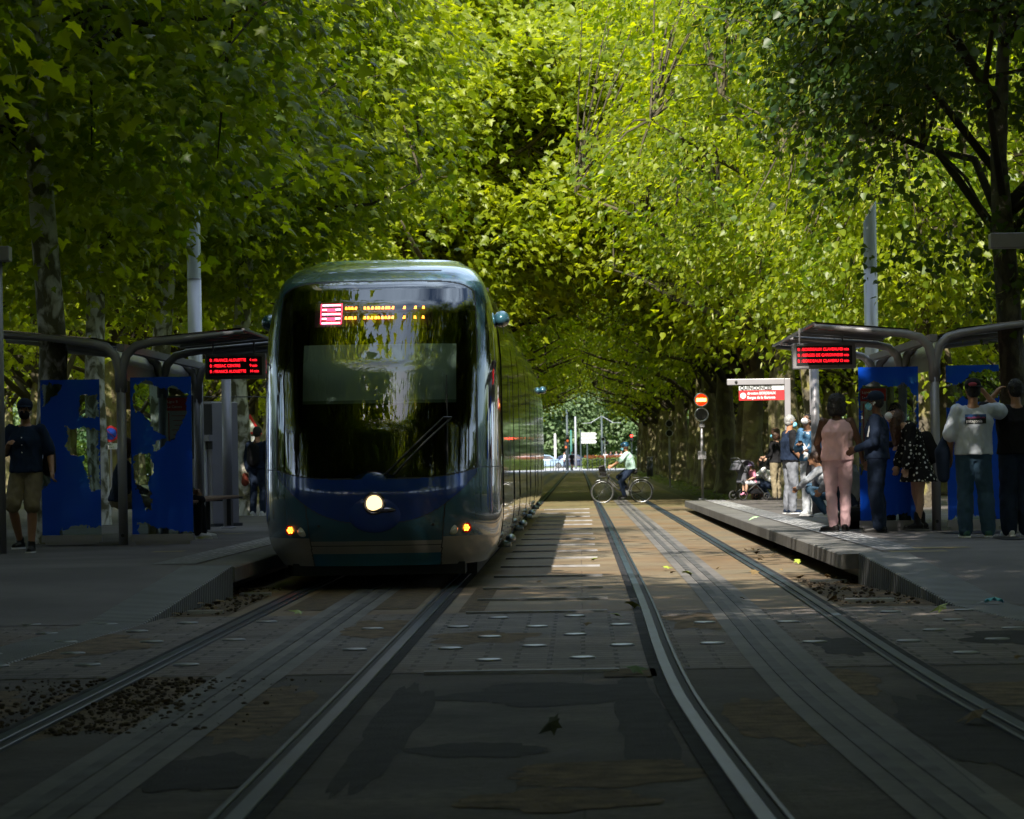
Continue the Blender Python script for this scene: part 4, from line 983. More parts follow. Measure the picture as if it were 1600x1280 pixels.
# ---------------------------------------------------------------- posts, ticket machine, cabinet
a = GP(357, 826); t = thing('grey_post', 'plain pale grey post standing left of the tram beside the louvred cabinet', 'post', a)
mb = MB(); mb.tube([(0,0,0), (0,0,2.55 - a.z)], .075, 18); mb.tube([(0,0,0),(0,0,.03)], .12, 18); mb.build('shaft', M['grey_paint'], t, smooth=True)
mb = MB(); mb.tube([(-.9,0,2.05),(.9,0,2.02)], .008, 6); mb.build('tie_rod', M['dark_paint'], t)
a = GP(1339, 822); t = thing('grey_post', 'plain grey post behind the departure board of the right shelter', 'post', (a.x, 51.5, pz(51)))
mb = MB(); mb.tube([(0,0,0), (0,0,2.6)], .07, 18); mb.tube([(0,0,0),(0,0,.03)], .12, 18); mb.build('shaft', M['grey_paint'], t, smooth=True)
a = GP(333, 823)
t = thing('ticket_machine', 'grey ticket machine with pale side panel on the left platform', 'ticket machine', a, R(-28))
mb = MB(); mb.box((0, 0, 1.02), (.52, .75, 1.96)); mb.build('cabinet', M['grey_paint'], t, bevel=.02)
mb = MB(); mb.box((.20, -.385, 1.6), (.14, .03, .72)); mb.build('screen', M['black'], t)
mb = MB(); mb.box((.05, -.40, .95), (.24, .06, .95)); kp = mb.build('control_panel', M['light_paint'], t, bevel=.015)  # paler paint than the cabinet
mb = MB(); mb.box((.05, -.44, 1.2), (.10, .02, .12)); mb.box((.06, -.44, .9), (.12, .02, .05)); mb.box((.05, -.44, .65), (.14, .03, .08)); mb.build('slot', M['black'], kp)
mb = MB(); mb.box((.18, -.43, 1.42), (.22, .14, .10)); mb.build('visor', M['grey_paint'], t)
mb = MB(); mb.box((-.17, -.384, 1.52), (.14, .02, .5)); mb.build('notice', M['white'], t)
mb = MB(); mb.box((0, 0, .02), (.6, .8, .06)); mb.build('plinth', M['dark_paint'], t)
a = GP(352, 818); t = thing('louvred_cabinet', 'low pale cabinet with slanted louvres beside the ticket machine', 'cabinet', a, 0)
mb = MB(); mb.box((0, 0, .40), (.22, .35, .78)); mb.build('casing', M['light_paint'], t, bevel=.01)
mb = MB()
for k in range(9): mb.bar((-.07, -.18, .14 + k*.065), (.08, -.18, .16 + k*.065), .012, .014)
mb.build('louvres', M['dark_paint'], t)

# ---------------------------------------------------------------- tram signals on the right
def signal(label, px, pyb, Y, lit, hs, zb=None, dia=.32, col=None):
    p = W(px, pyb, Y); zb = p.z if zb is None else zb
    t = thing('tram_signal', label, 'signal', (p.x, Y, zb))
    top = max(hs)
    mb = MB(); mb.tube([(0, .02, 0), (0, .02, top - .1)], .032 if dia > .3 else .04, 10); mb.tube([(0,.02,0),(0,.02,.04)], .1, 12); mb.build('pole', M['grey_paint'], t, smooth=True)
    for k, z in enumerate(hs):
        mb = MB(); mb.disc((0, 0, z), dia/2*.93, (0, 1, 0), .10); h_ = mb.build('signal_head', M['black'], t)
        mb = MB(); mb.torus((0, -.055, z), (0, 1, 0), dia/2, .018, 30, 6); mb.build('rim', M['steel'], h_, smooth=True)
        if lit and k == 0:
            mb = MB(); mb.disc((0, -.053, z), dia/2*.86, (0,1,0), .01); mb.build('red_lens', emis('red_lens', (1.0, .02, .0), 1.1), h_)
            mb = MB(); mb.box((0, -.062, z), (dia*.74, .01, dia*.26)); mb.build('light_bar', emis('signal_bar', (1.0, .38, .05), 6), h_)
    mb = MB(); mb.box((0, -.045, min(hs) - 1.0 if dia > .3 else min(hs) - .6), (.20, .01, .20) if dia > .3 else (.08,.01,.1)); mb.build('plate', M['grey_paint'], t)
    if dia > .3:
        mb = MB(); mb.box((0, -.045, min(hs) - .27), (.15, .01, .08)); mb.build('plate', M['grey_paint'], t)
    return t
zb = .12; b_ = W(1098, 625, 79).z - zb; c_ = W(1098, 648, 79).z - zb
signal('grey tram signal at the platform end with its upper lens lit orange', 1098, 779, 79, True, [b_, c_], zb=zb)
p1, p2 = W(1047, 662, 136), W(1047, 677, 136)
signal('unlit double tram signal on a thin pole in front of the old trunks', 1047, 760, 136, False, [p1.z - gz(136), p2.z - gz(136)], zb=gz(136), dia=.29)
t = thing('round_bin', 'dark grey cylindrical bin post at the foot of the far trunks', 'bin', (W(1015.5, 742, 200).x, 200, gz(200)))
mb = MB(); mb.tube([(0,0,0), (0,0,1.2)], .2, 20); mb.build('shell', M['dark_paint'], t, smooth=True)
mb = MB(); mb.tube([(0,0,1.2), (0,0,1.26)], [.21,.19], 20); mb.build('lid', M['grey_paint'], t)
# road signs seen through the left shelter
p = W(173, 678, 75); t = thing('no_parking_sign', 'round red and blue no parking sign behind the left shelter', 'sign', (p.x, 75, gz(75)))
hz_ = p.z - gz(75)
mb = MB(); mb.tube([(0,0.02,0), (0,0.02,hz_+.2)], .025, 8); mb.build('pole', M['grey_paint'], t)
mb = MB(); mb.disc((0, 0, hz_), .19, (0,1,0), .01, 28); d_ = mb.build('disc', M['red'], t)
mb = MB(); mb.disc((0, -.007, hz_), .14, (0,1,0), .006, 28); mb.build('blue_field', M['sign_blue'], d_)
mb = MB(); mb.bar((-.10, -.013, hz_+.10), (.10, -.013, hz_-.10), .035, .006); mb.build('slash', M['red'], d_)
mb = MB(); mb.box((0, 0, hz_-.29), (.36, .01, .14)); q_ = mb.build('plate', M['white'], t)
text('plate_text', 'ARRET', .05, (-.1, -.008, hz_-.27), M['black'], q_); text('plate_text', 'GENANT', .05, (-.12, -.008, hz_-.34), M['black'], q_)
p = W(391, 668, 95); t = thing('warning_sign', 'red bordered triangular warning sign between trunks beside the tram', 'sign', (p.x, 95, gz(95)))
hz_ = p.z - gz(95)
mb = MB(); mb.tube([(0,0.03,0), (0,0.03,hz_+.2)], .03, 8); mb.build('pole', M['grey_paint'], t)
mb = MB(); mb.prism([(-.35,hz_-.2),(.35,hz_-.2),(0,hz_+.4)], 1, -.005, .005); d_ = mb.build('triangle', M['red'], t)
mb = MB(); mb.prism([(-.22,hz_-.13),(.22,hz_-.13),(0,hz_+.25)], 1, -.012, -.007); mb.build('white_field', M['white'], d_)
mb = MB(); mb.box((0,0,hz_-.38), (.5,.01,.24)); mb.build('plate', M['white'], t)
# ---------------------------------------------------------------- people
def cloth(name, col, rough=0.85, var=0.12, sc=6, bump=0.35):
    m = mat(name, col, rough, 0, var, sc, bump, 14, spec=0.2); return m
def skinm(name, col): return mat(name, col, 0.5, 0, 0.08, 10, spec=0.3)
SK = {'pale': skinm('skin_pale', (0.42,0.25,0.18)), 'tan': skinm('skin_tan', (0.33,0.17,0.10)), 'brown': skinm('skin_brown', (0.095,0.045,0.026))}
HAIR = {'black': mat('hair_black', (0.010,0.009,0.009), 0.7, 0, .3, 40, .4, 60), 'brown': mat('hair_brown', (0.05,0.022,0.012), 0.5, 0, .3, 40, .4, 60), 'grey': mat('hair_grey', (0.22,0.22,0.22), 0.6, 0, .3, 40, .4, 60)}
CL = {}
def C_(k, col, **kw):
    if k not in CL: CL[k] = cloth('cloth_' + k, col, **kw)
    return CL[k]
C_('navy', (0.010,0.018,0.04)); C_('navy_shirt', (0.012,0.025,0.06)); C_('black', (0.008,0.008,0.010)); C_('khaki', (0.20,0.16,0.10)); C_('white', (0.62,0.62,0.64)); C_('tee', (0.48,0.52,0.60))
C_('pink', (0.78,0.48,0.49)); C_('pink_trousers', (0.62,0.40,0.43)); C_('jeans', (0.04,0.08,0.13)); C_('dark_jeans', (0.015,0.025,0.05)); C_('grey_jeans', (0.17,0.18,0.21)); C_('light_jeans', (0.38,0.40,0.44))
C_('beige', (0.20,0.165,0.11)); C_('denim', (0.07,0.17,0.30)); C_('mint', (0.33,0.48,0.44)); C_('orange', (0.42,0.12,0.04)); C_('mask', (0.16,0.50,0.66)); C_('darkgreen', (0.04,0.10,0.09)); C_('yellow', (0.75,0.55,0.02)); C_('toddler_pink', (0.62,0.22,0.33)); C_('lilac', (0.42,0.32,0.55)); C_('tights', (0.20,0.12,0.10)); C_('leather', (0.012,0.011,0.011), rough=.45); C_('redbrown', (0.25,0.06,0.04)); C_('backpack_brown', (0.20,0.10,0.07)); C_('lime', (0.35,0.50,0.03))
def dots():
    m = cloth('cloth_dots', (0.008,0.008,0.009)); nt = m.node_tree; N = nt.nodes; L = nt.links; b = N['Principled BSDF']
    tc = N.new('ShaderNodeTexCoord'); v = N.new('ShaderNodeTexVoronoi'); v.inputs['Scale'].default_value = 17; v.inputs['Randomness'].default_value = .75; L.new(tc.outputs['Object'], v.inputs['Vector'])
    r = N.new('ShaderNodeValToRGB'); r.color_ramp.interpolation = 'CONSTANT'; L.new(v.outputs['Distance'], r.inputs[0]); r.color_ramp.elements[0].color = (.6,.6,.58,1); r.color_ramp.elements[1].color = (.008,.008,.009,1); r.color_ramp.elements[1].position = .27
    L.new(r.outputs[0], b.inputs['Base Color']); return m
def plaid():
    m = cloth('cloth_plaid', (0.2,0.14,0.09)); nt = m.node_tree; N = nt.nodes; L = nt.links; b = N['Principled BSDF']
    tc = N.new('ShaderNodeTexCoord'); c = N.new('ShaderNodeTexChecker'); c.inputs['Scale'].default_value = 13; c.inputs['Color1'].default_value = (.22,.15,.09,1); c.inputs['Color2'].default_value = (.05,.035,.03,1)
    w = N.new('ShaderNodeTexWave'); w.inputs['Scale'].default_value = 5; w.bands_direction = 'Z'; mx = N.new('ShaderNodeMix'); mx.data_type = 'RGBA'; mx.blend_type = 'MULTIPLY'; mx.inputs[0].default_value = .6
    L.new(tc.outputs['Object'], c.inputs['Vector']); L.new(tc.outputs['Object'], w.inputs['Vector']); L.new(c.outputs[0], mx.inputs[6]); L.new(w.outputs[0], mx.inputs[7]); L.new(mx.outputs[2], b.inputs['Base Color']); return m
CL['dots'] = dots(); CL['plaid'] = plaid()
J0 = {'pelvis': (0,0,.95), 'waist': (0,.0,1.08), 'chest': (0,.0,1.29), 'neck': (0,-.01,1.47), 'head': (0,.02,1.635),
      'hipR': (.085,0,.91), 'kneR': (.10,.02,.50), 'ankR': (.105,-.02,.085), 'hipL': (-.085,0,.91), 'kneL': (-.10,.02,.50), 'ankL': (-.105,-.02,.085),
      'shoR': (.175,-.01,1.41), 'elbR': (.225,-.04,1.13), 'wrR': (.235,.03,.885), 'shoL': (-.175,-.01,1.41), 'elbL': (-.225,-.04,1.13), 'wrL': (-.235,.03,.885)}
def person(label, pos, yaw, h=1.75, J=None, skin='pale', top=None, top_sleeve=.45, top_hem=.86, bottom=None, bottom_len=1.0, shoes='white', sole=None, hair='black', hairstyle='short',
           cap=None, capdir=1, mask=None, toe=None, gaze=0, tilt=0, build=1.0, dress=None, vest=None, coarse=False, loose=0, bag=None, group=None, inner=None, helmet=None, cat='person', hips=1.0, pants_loose=0, baldbody=False):
    j = {k: Vector(v) for k, v in J0.items()}
    for k, v in (J or {}).items(): j[k] = Vector(v)
    k_ = h / 1.75
    t = thing('person', label, cat, pos, R(yaw), group); t.scale = (k_, k_, k_)
    vx = .016 if coarse else .0085; vc = .018 if coarse else .011
    up = (j['neck'] - j['pelvis']).normalized()
    def torso(mb, infl, a=0.0, b=1.0, flare=0, straight=False):
        # sections from crotch to neck base
        pel, wa, ch, ne = j['pelvis'], j['waist'], j['chest'], j['neck']
        hipax = (j['hipR'] - j['hipL']).normalized(); shax = (j['shoR'] - j['shoL']).normalized()
        low = pel - (wa - pel).normalized() * .10
        st = [(0, low, .118*hips, .085), (.12, pel - (wa-pel)*.2, .158*hips, .118), (.25, pel, .165*hips, .122), (.42, wa, .138*build, .103*build), (.62, (wa+ch)/2, .148*build, .108*build), (.78, ch, .168*build, .115*build), (.9, ch + (ne-ch)*.55, .165, .098), (.97, ch + (ne-ch)*.85, .10, .075), (1, ne, .06, .06)]
        rs = []; pts = [s[1] for s in st]
        for i, (u_, c, rx, ry) in enumerate(st):
            if u_ < a - 1e-6 or u_ > b + 1e-6: continue
            d = (pts[min(i+1, len(pts)-1)] - pts[max(i-1, 0)]).normalized(); ax = hipax.lerp(shax, u_).normalized(); ax = (ax - d*ax.dot(d)).normalized(); fw = d.cross(ax)
            fl = flare * max(0, (.42 - u_)) ; n = 20
            il = infl * (1 if u_ < .8 else .55)
            if straight and u_ < .7: rx, ry = max(rx, .150*build), max(ry, .112*build)
            rs.append([c + ax*math.cos(q)*(rx + il + fl) + fw*math.sin(q)*(ry + il + fl) for q in [2*math.pi*m/n for m in range(n)]])
        mb.rings(rs)
    def arm(mb, s, infl, frac, loosen=0):
        sh, el, wr = j['sho'+s], j['elb'+s], j['wr'+s]
        r = [.056*build, .045, .041, .028]
        pts = [sh, el, el + (wr-el)*.25, wr]
        if frac >= 1: P_, Rr = pts, r
        elif frac <= .5: P_, Rr = [sh, sh + (el-sh)*frac*2], [r[0], r[0]*.85 + loosen]
        else: P_, Rr = [sh, el, el + (wr-el)*(frac*2-1)], [r[0], r[1], r[2]*.9 + loosen]
        ch = j['chest'] + (j['neck'] - j['chest'])*.5
        mb.limb([ch.lerp(sh, .5)] + P_, [.062 + infl*.5] + [q + infl for q in Rr])
    def leg(mb, s, infl, frac, taper=1):
        hp, kn, an = j['hip'+s], j['kne'+s], j['ank'+s]
        calf = kn + (an-kn)*.3 + Vector((0,-.015,0))
        pts = [hp + Vector((0,0,.0)), hp + (kn-hp)*.5, kn, calf, an]; r = [.092*hips, .080, .056, .058, .036]
        if frac >= 1: P_, Rr = pts, r
        else: 
            c = hp + (kn-hp)*min(1, frac*2); P_, Rr = [pts[0], (pts[0]+c)/2, c], [r[0], .080, .068]
        if infl and frac >= 1: Rr = [q + infl + (pants_loose if i_ > 1 else pants_loose*.4) for i_, q in enumerate(Rr)]; Rr[-1] += .010
        elif infl: Rr = [q + infl + .005*i_ for i_, q in enumerate(Rr)]
        mb.limb(P_, Rr)
    # head frame
    hd = j['head']; gy = R(gaze); tl_ = R(tilt)
    HR = Matrix.Rotation(gy, 3, 'Z') @ Matrix.Rotation(-tl_, 3, 'X')
    def hp_(x, y, z): return hd + HR @ Vector((x, y, z))
    mb = MB()
    torso(mb, 0); 
    mb.limb([j['neck'] - up*.03, hp_(0, -.02, -.06)], [.058, .052])
    mb.sph(hd + HR @ Vector((0, -.012, .015)), (.073, .093, .098), HR, 20, 14)
    mb.sph(hp_(0, .022, -.045), (.055, .066, .068), HR, 16, 12)
    mb.sph(hp_(0, .068, -.09), (.026, .022, .022), HR)
    mb.limb([hp_(0, .075, .015), hp_(0, .103, -.03)], [.011, .015], 8)
    mb.limb([hp_(-.02, .082, -.063), hp_(.02, .082, -.063)], [.009, .009], 8)
    for s in (-1, 1): mb.sph(hp_(s*.074, -.008, -.01), (.010, .020, .031), HR, 10, 8); mb.sph(hp_(s*.03, .075, .028), (.022, .012, .008), HR, 8, 6)
    for s in 'RL':
        arm(mb, s, 0, 1); leg(mb, s, 0, 1)
        # hand: palm, four fingers, thumb
        el, wr = j['elb'+s], j['wr'+s]; d = (wr - el).normalized()
        sg = 1 if s == 'R' else -1
        side = Vector((0, 1, 0)) - d*d.y
        if side.length < .3: side = Vector((0, 0, 1)) - d*d.z
        side.normalize(); nrm = d.cross(side) * sg     # towards the body side
        mb.limb([wr, wr + d*.05], [.026, .03], 10)
        for q in (-.022, 0, .022): mb.limb([wr + d*.02 + side*q, wr + d*.085 + side*q*1.25], [.017, .014], 8)
        for f_, (q, L_) in enumerate(((.033, .070), (.011, .080), (-.012, .074), (-.034, .058))):
            b_ = wr + d*.085 + side*q; m1 = b_ + (d*.85 + nrm*-.25*sg*0 + nrm*.35*(1)).normalized()*L_*.5; m2 = m1 + (d*.5 + nrm*.85).normalized()*L_*.5
            mb.limb([b_, m1, m2], [.0105, .0095, .008], 6)
        mb.limb([wr + d*.03 + side*.03, wr + d*.06 + side*.055, wr + d*.09 + side*.06 + nrm*.01], [.014, .011, .009], 6)
        an = j['ank'+s]; td = Vector((toe or {}).get(s, (.12*sg, 1, 0))).normalized()
        mb.limb([an + Vector((0,0,-.03)) - td*.03, an + td*.07 + Vector((0,0,-.045))], [.038, .032], 10); mb.limb([an + td*.07 + Vector((0,0,-.048)), an + td*.15 + Vector((0,0,-.055))], [.032, .024], 10)
    body = mb.build('body', SK[skin], t, remesh=vx)
    # eyes
    e = MB()
    for s in (-1, 1): e.sph(hp_(s*.03, .077, .012), (.013, .008, .008), HR, 8, 6)
    e.build('eyes', M['black'], t, smooth=True)
    # shoes
    for s in 'RL':
        sg = 1 if s == 'R' else -1; an = j['ank'+s]; td = Vector((toe or {}).get(s, (.12*sg, 1, 0))).normalized()
        q = MB(); a0 = an + Vector((0,0,-.038))
        q.limb([a0 - td*.045, a0 + td*.06 + Vector((0,0,-.005)), a0 + td*.165 + Vector((0,0,-.016))], [.046, .042, .033], 12); q.limb([an + Vector((0,0,-.02)), an + Vector((0,0,.03 if shoes != 'boot' else .12))], [.05, .048], 12)
        so = q.build('shoe', CL['leather'] if shoes in ('boot', 'black') else (CL[shoes] if shoes in CL else M['white']), t, remesh=vc)
        q = MB(); sd_ = Vector((0,0,1)).cross(td).normalized(); rs = []
        for zz2 in (-.085, -.065):
            rs.append([an + Vector((0,0,zz2)) + td*a_ + sd_*b2 for a_, b2 in ((-.09,-.03),(-.06,-.042),(.07,-.045),(.15,-.042),(.2,-.02),(.2,.02),(.15,.042),(.07,.045),(-.06,.042),(-.09,.03))])
        q.rings(rs); q.build('sole', M['white'] if (sole or shoes) == 'white' else M['black'], so)
    # clothes
    if bottom:
        q = MB(); torso(q, .014, 0, .42 if not dress else .3)
        for s in 'RL': leg(q, s, .014, bottom_len)
        q.build('trousers' if bottom_len >= 1 else 'shorts', CL[bottom], t, remesh=vc, fold=(.0075, 11, 6))
    if top:
        q = MB(); torso(q, .022 + loose*.7, .12, .97, .03, build > 1.0 or loose > 0)
        for s in 'RL':
            if top_sleeve > 0: arm(q, s, .011 + loose*.2, top_sleeve, .010 + loose*.5)
        q.build('top', CL[top], t, remesh=vc, fold=(.0075, 11, 6))
    if vest:
        q = MB(); torso(q, .042, .15, .97, .06)
        for s in 'RL': q.limb([j['chest'].lerp(j['neck'], .5).lerp(j['sho'+s], .5), j['sho'+s]*.9 + j['chest']*.1], [.09, .078])
        q.build('vest', CL[vest], t, remesh=vc, fold=(.0075, 11, 6))
    if dress:
        q = MB(); torso(q, .022, .25, .97, 0)
        hem, wd_, dp = dress['hem'], dress.get('w', .27), dress.get('d', .22)
        c0 = j['waist']; c1 = Vector(hem); rs = []
        for i in range(6):
            u_ = i/5; c = c0.lerp(c1, u_); n = 24
            rs.append([c + Vector((math.cos(a)*(.15 + (wd_-.15)*u_)*(1 + .04*u_*math.sin(a*7)), math.sin(a)*(.12 + (dp-.12)*u_)*(1 + .05*u_*math.sin(a*7)), 0)) for a in [2*math.pi*m/n for m in range(n)]])
        q.rings(rs[::-1])
        for s in 'RL': arm(q, s, .022, top_sleeve, .02)
        q.build('dress', CL[dress['mat']], t, remesh=vc, fold=(.0075, 11, 6))
    # hair, cap, helmet, mask
    if hairstyle != 'none':
        q = MB()
        q.sph(hp_(0, -.022, .03), (.083, .097, .098), HR, 20, 14)
        if hairstyle == 'bob': q.sph(hp_(0, -.04, -.03), (.125, .10, .12), HR, 20, 14); q.sph(hp_(0, -.03, .05), (.112, .115, .10), HR); q.sph(hp_(.06, -.05, -.09), (.06, .07, .06), HR); q.sph(hp_(-.06, -.05, -.08), (.06, .07, .07), HR)
        if hairstyle == 'short': q.sph(hp_(0, -.045, -.01), (.076, .07, .075), HR, 16, 12)
        if hairstyle == 'long':
            q.sph(hp_(0, -.045, -.01), (.09, .08, .10), HR, 16, 12); hl = (Vector((0, 0, -1)))
            a0 = hp_(0, -.055, -.05); q.limb([a0, a0 + hl*.15 + Vector((0,-.02,0)), a0 + hl*.28 + Vector((0,-.01,0))], [.08, .075, .04])
            for s in (-1, 1): b0 = hp_(s*.065, .0, -.02); q.limb([b0, b0 + hl*.14, b0 + hl*.24], [.035, .035, .02])
        if hairstyle == 'bun': q.sph(hp_(0, -.045, -.01), (.08, .075, .085), HR, 16, 12); q.sph(hp_(0, -.12, .04), (.045,)*3)
        q.build('hair', HAIR[hair], t, remesh=vc*.8, fold=(.006, 38, 20))
    if cap:
        q = MB(); CR = HR @ Matrix.Rotation(R(0 if capdir > 0 else 180), 3, 'Z')
        q.sph(hp_(0, -.018, .055), (.093, .108, .085), HR, 20, 14); c = q.build('cap', CL[cap], t, smooth=True)
        q = MB(); ctr = hd + HR @ Vector((0, -.018, .04)); rs = []
        for i in range(7):
            u_ = i/6; rs.append([ctr + CR @ Vector((x, .085 + u_*.085*(1 - (x/.085)**2*.6), .01 - .02*u_ - .12*x*x*6*u_*.2 + dz_)) for x, dz_ in [(-.078,0),(-.04,.006),(0,.009),(.04,.006),(.078,0),(.078,-.006),(.0,.002),(-.078,-.006)]])
        q.rings(rs); q.build('peak', CL[cap], c, smooth=True)
    if helmet:
        q = MB(); q.sph(hp_(0, -.015, .07), (.105, .135, .09), HR, 24, 16); hh_ = q.build('helmet', helmet, t, smooth=True)
        q = MB()
        for x in (-.05, 0, .05):
            q.limb([hp_(x, .09, .12), hp_(x, .0, .163 - abs(x)*.25), hp_(x, -.10, .125)], [.008, .010, .008], 6)
        q.build('vent_rib', M['black'], hh_, smooth=True)
        q = MB(); 
        for s in (-1, 1): q.tube([hp_(s*.085, .0, .02), hp_(s*.06, .03, -.09), hp_(0, .05, -.12)], .005, 5)
        q.build('chin_strap', M['black'], hh_)
    if mask:
        q = MB(); q.sph(hp_(0, .055, -.055), (.062, .062, .056), HR, 16, 12); m_ = q.build('face_mask', CL[mask] if mask in CL else M['white'], t, smooth=True)
        q = MB()
        for s in (-1, 1): q.tube([hp_(s*.058, .06, -.03), hp_(s*.078, .0, .0), hp_(s*.058, .055, -.08)], .0025, 5)
        q.build('ear_loop', M['white'], m_)
    t['_k'] = k_
    return t, j, hd, HR
def held(name, label, cat, t, build_fn):
    o = thing(name, label, cat, t.location, t.rotation_euler.z); o.scale = t.scale; build_fn(o); return o
def P_(px, py, fn=pz): return GP(px, py, fn)
def phone(at_, mt=None):
    def f(o): q = MB(); q.box(at_, (.075, .13, .012), Matrix.Rotation(R(40), 3, 'X')); q.build('case', M['black'], o, bevel=.004); 
    return f
def backpack(pts, rad, m_):
    def f(o):
        q = MB(); q.limb(pts, rad); q.build('pack', m_, o, remesh=.014)
        q = MB(); p = Vector(pts[-1]); 
        q.tube([p + Vector((0,0,rad[-1]*.8)), p + Vector((0,.05,rad[-1]*1.5)), p + Vector((0,.1,rad[-1]*.9))], .008, 6); q.build('handle', m_, o)
    return f
# left: man in shorts, walking towards the camera
t, j, hd, HR = person('man in navy shirt, khaki shorts, cap and dark mask walking along the left platform', P_(43, 864), 172, 1.73,
    {'kneR': (.12,.16,.52), 'ankR': (.11,-.08,.13), 'kneL': (-.10,.12,.50), 'ankL': (-.08,.10,.085), 'elbR': (.27,-.05,1.14), 'wrR': (.14,.19,1.24), 'elbL': (-.27,-.06,1.13), 'wrL': (-.33,.08,.92)}, 'tan',
    'navy_shirt', .42, bottom='khaki', bottom_len=.46, shoes='black', sole='white', cap='navy', mask='black', hairstyle='short', gaze=12, build=1.05, loose=.008)
q = MB()
for k in range(5): q.sph((-.0, .142 + .003*k, .98 + k*.085), .008, nu=8, nv=6)
q.build('button', M['white'], t)
held('shoulder_bag', 'black bag hanging behind the hip of the man in shorts', 'bag', t, backpack([(-.24,-.10,.95), (-.24,-.12,1.12)], [.085,.075], CL['leather']))
# seated people behind the left panel
SIT = {'pelvis': (0,0,.55), 'waist': (0,.02,.68), 'chest': (0,.06,.90), 'neck': (0,.08,1.07), 'head': (0,.12,1.23), 'hipR': (.09,.02,.53), 'hipL': (-.09,.02,.53), 'kneR': (.12,.44,.52), 'kneL': (-.12,.44,.52), 'ankR': (.12,.42,.085), 'ankL': (-.12,.46,.085),
       'shoR': (.18,.06,1.02), 'shoL': (-.18,.06,1.02), 'elbR': (.23,.10,.76), 'elbL': (-.23,.10,.76), 'wrR': (.12,.33,.66), 'wrL': (-.12,.33,.66)}
zb_ = pz(41)
person('person with reddish hair seated on the bench between the left map panels', (-5.95, 41.3, zb_), -75, 1.70, SIT, 'pale', 'dark_jeans', 1.0, bottom='khaki', hair='brown', hairstyle='bob', mask='white', tilt=10)
person('dark haired person seated behind the second blue panel of the left shelter', (-5.45, 42.2, zb_), -90, 1.70, SIT, 'pale', 'darkgreen', 1.0, bottom='black', hair='black', hairstyle='long', gaze=60, tilt=15)
# person half hidden by the tram
t, *_ = person('person in dark coat with backpack, half hidden by the tram on the left', P_(404, 806), -20, 1.74, None, 'tan', 'navy', 1.0, bottom='dark_jeans', shoes='white', hair='black', hairstyle='short', loose=.02)
held('backpack', 'dark backpack on the person half hidden by the tram', 'backpack', t, backpack([(0,-.20,1.08), (0,-.19,1.32)], [.13,.12], CL['black']))
held('brown_bag', 'brown bag hanging at the hand beside the tram', 'bag', t, backpack([(-.28,.0,.66), (-.28,.0,.80)], [.08,.06], CL['redbrown']))
# right platform group
t, *_ = person('woman in pink sleeveless blouse and pink trousers standing with her back turned', P_(1310, 832), 4, 1.72,
    {'hipR': (.09,0,.92), 'elbR': (.28,-.02,1.15), 'wrR': (.335,.07,.93), 'elbL': (-.26,.02,1.14), 'wrL': (-.20,.20,1.02), 'ankR': (.095,.04,.10), 'ankL': (-.07,-.04,.10), 'kneL': (-.085,.02,.5)}, 'brown',
    'pink', 0, bottom='pink_trousers', shoes='leather', hair='black', hairstyle='bob', hips=1.08, loose=.012, toe={'L': (-.7, .6, 0), 'R': (.3, 1, 0)}, build=1.12)
t, *_ = person('man in grey jeans and black quilted vest with blue mask, turned right', P_(1236, 803), -72, 1.70,
    {'elbR': (.25,-.02,1.13), 'wrR': (.20,.16,.93), 'elbL': (-.23,.05,1.13), 'wrL': (-.15,.25,1.12), 'chest': (0,.02,1.29)}, 'tan', 'black', .42, bottom='grey_jeans', shoes='navy', sole='white', hair='grey', hairstyle='short', mask='mask', vest='navy', build=1.18, pants_loose=.014)
q = MB(); q.disc((0.0, 0, 0), .07, (0,1,0), .006, 20); o_ = q.build('shirt_badge', M['white'], t); o_.location = (.10, .185, 1.30); o_.rotation_euler = (0, 0, R(-35))
q = MB(); q.disc((0,0,0), .035, (0,1,0), .004, 5); o2 = q.build('badge_star', M['black'], o_); o2.location = (0, .006, 0)
t, *_ = person('man in open denim shirt and white jeans bowing over his phone', P_(1268, 806), 150, 1.72,
    {'chest': (0,.03,1.29), 'neck': (0,.07,1.46), 'head': (0,.13,1.60), 'elbR': (.24,.03,1.12), 'wrR': (.07,.30,1.20), 'elbL': (-.24,.03,1.12), 'wrL': (-.10,.28,1.10), 'ankL': (-.16,.1,.085)}, 'tan', 'denim', .95, bottom='light_jeans', shoes='white', hair='black', hairstyle='short', mask='white', tilt=-38, loose=.01)
q = MB(); q.rings([[Vector((x, y, z)) for x, y in ((-.05,.13),(.05,.13),(.055,.155),(-.055,.155))] for z in (.95, 1.2, 1.40)]); q.build('tee_front', M['white'], t)
held('phone', 'phone held by the man in the denim shirt', 'phone', t, phone((0.0, .36, 1.22)))
a = P_(1278, 806)
t = thing('tote_bag', 'large black tote bag hanging beside the man in the denim shirt', 'bag', (W(1277, 735, a.y - .5).x, a.y - .5, a.z))
q = MB(); n = 20; q.rings([[Vector((math.cos(a_)*rx*(1+.1*math.sin(3*a_)), math.sin(a_)*ry, z)) for a_ in [2*math.pi*m/n for m in range(n)]] for z, rx, ry in ((.42,.15,.08),(.46,.19,.11),(.7,.185,.10),(.92,.15,.05),(.94,.14,.03))]); q.build('cloth', CL['black'], t, smooth=True)
q = MB(); q.tube([(-.08,0,.93),(-.05,0,1.12),(.02,0,1.2),(.07,0,1.1),(.09,0,.93)], .009, 6); q.build('strap', CL['black'], t)
t = thing('lime_bag', 'bright lime green and white shopping bag behind the tote bag', 'bag', (W(1283, 770, a.y + .3).x, a.y + .3, a.z))
q = MB(); q.prism([(-.22,.05),(.2,.05),(.17,.46),(-.25,.55)], 1, -.05, .05); q.build('bag_body', M['white'], t, bevel=.02)
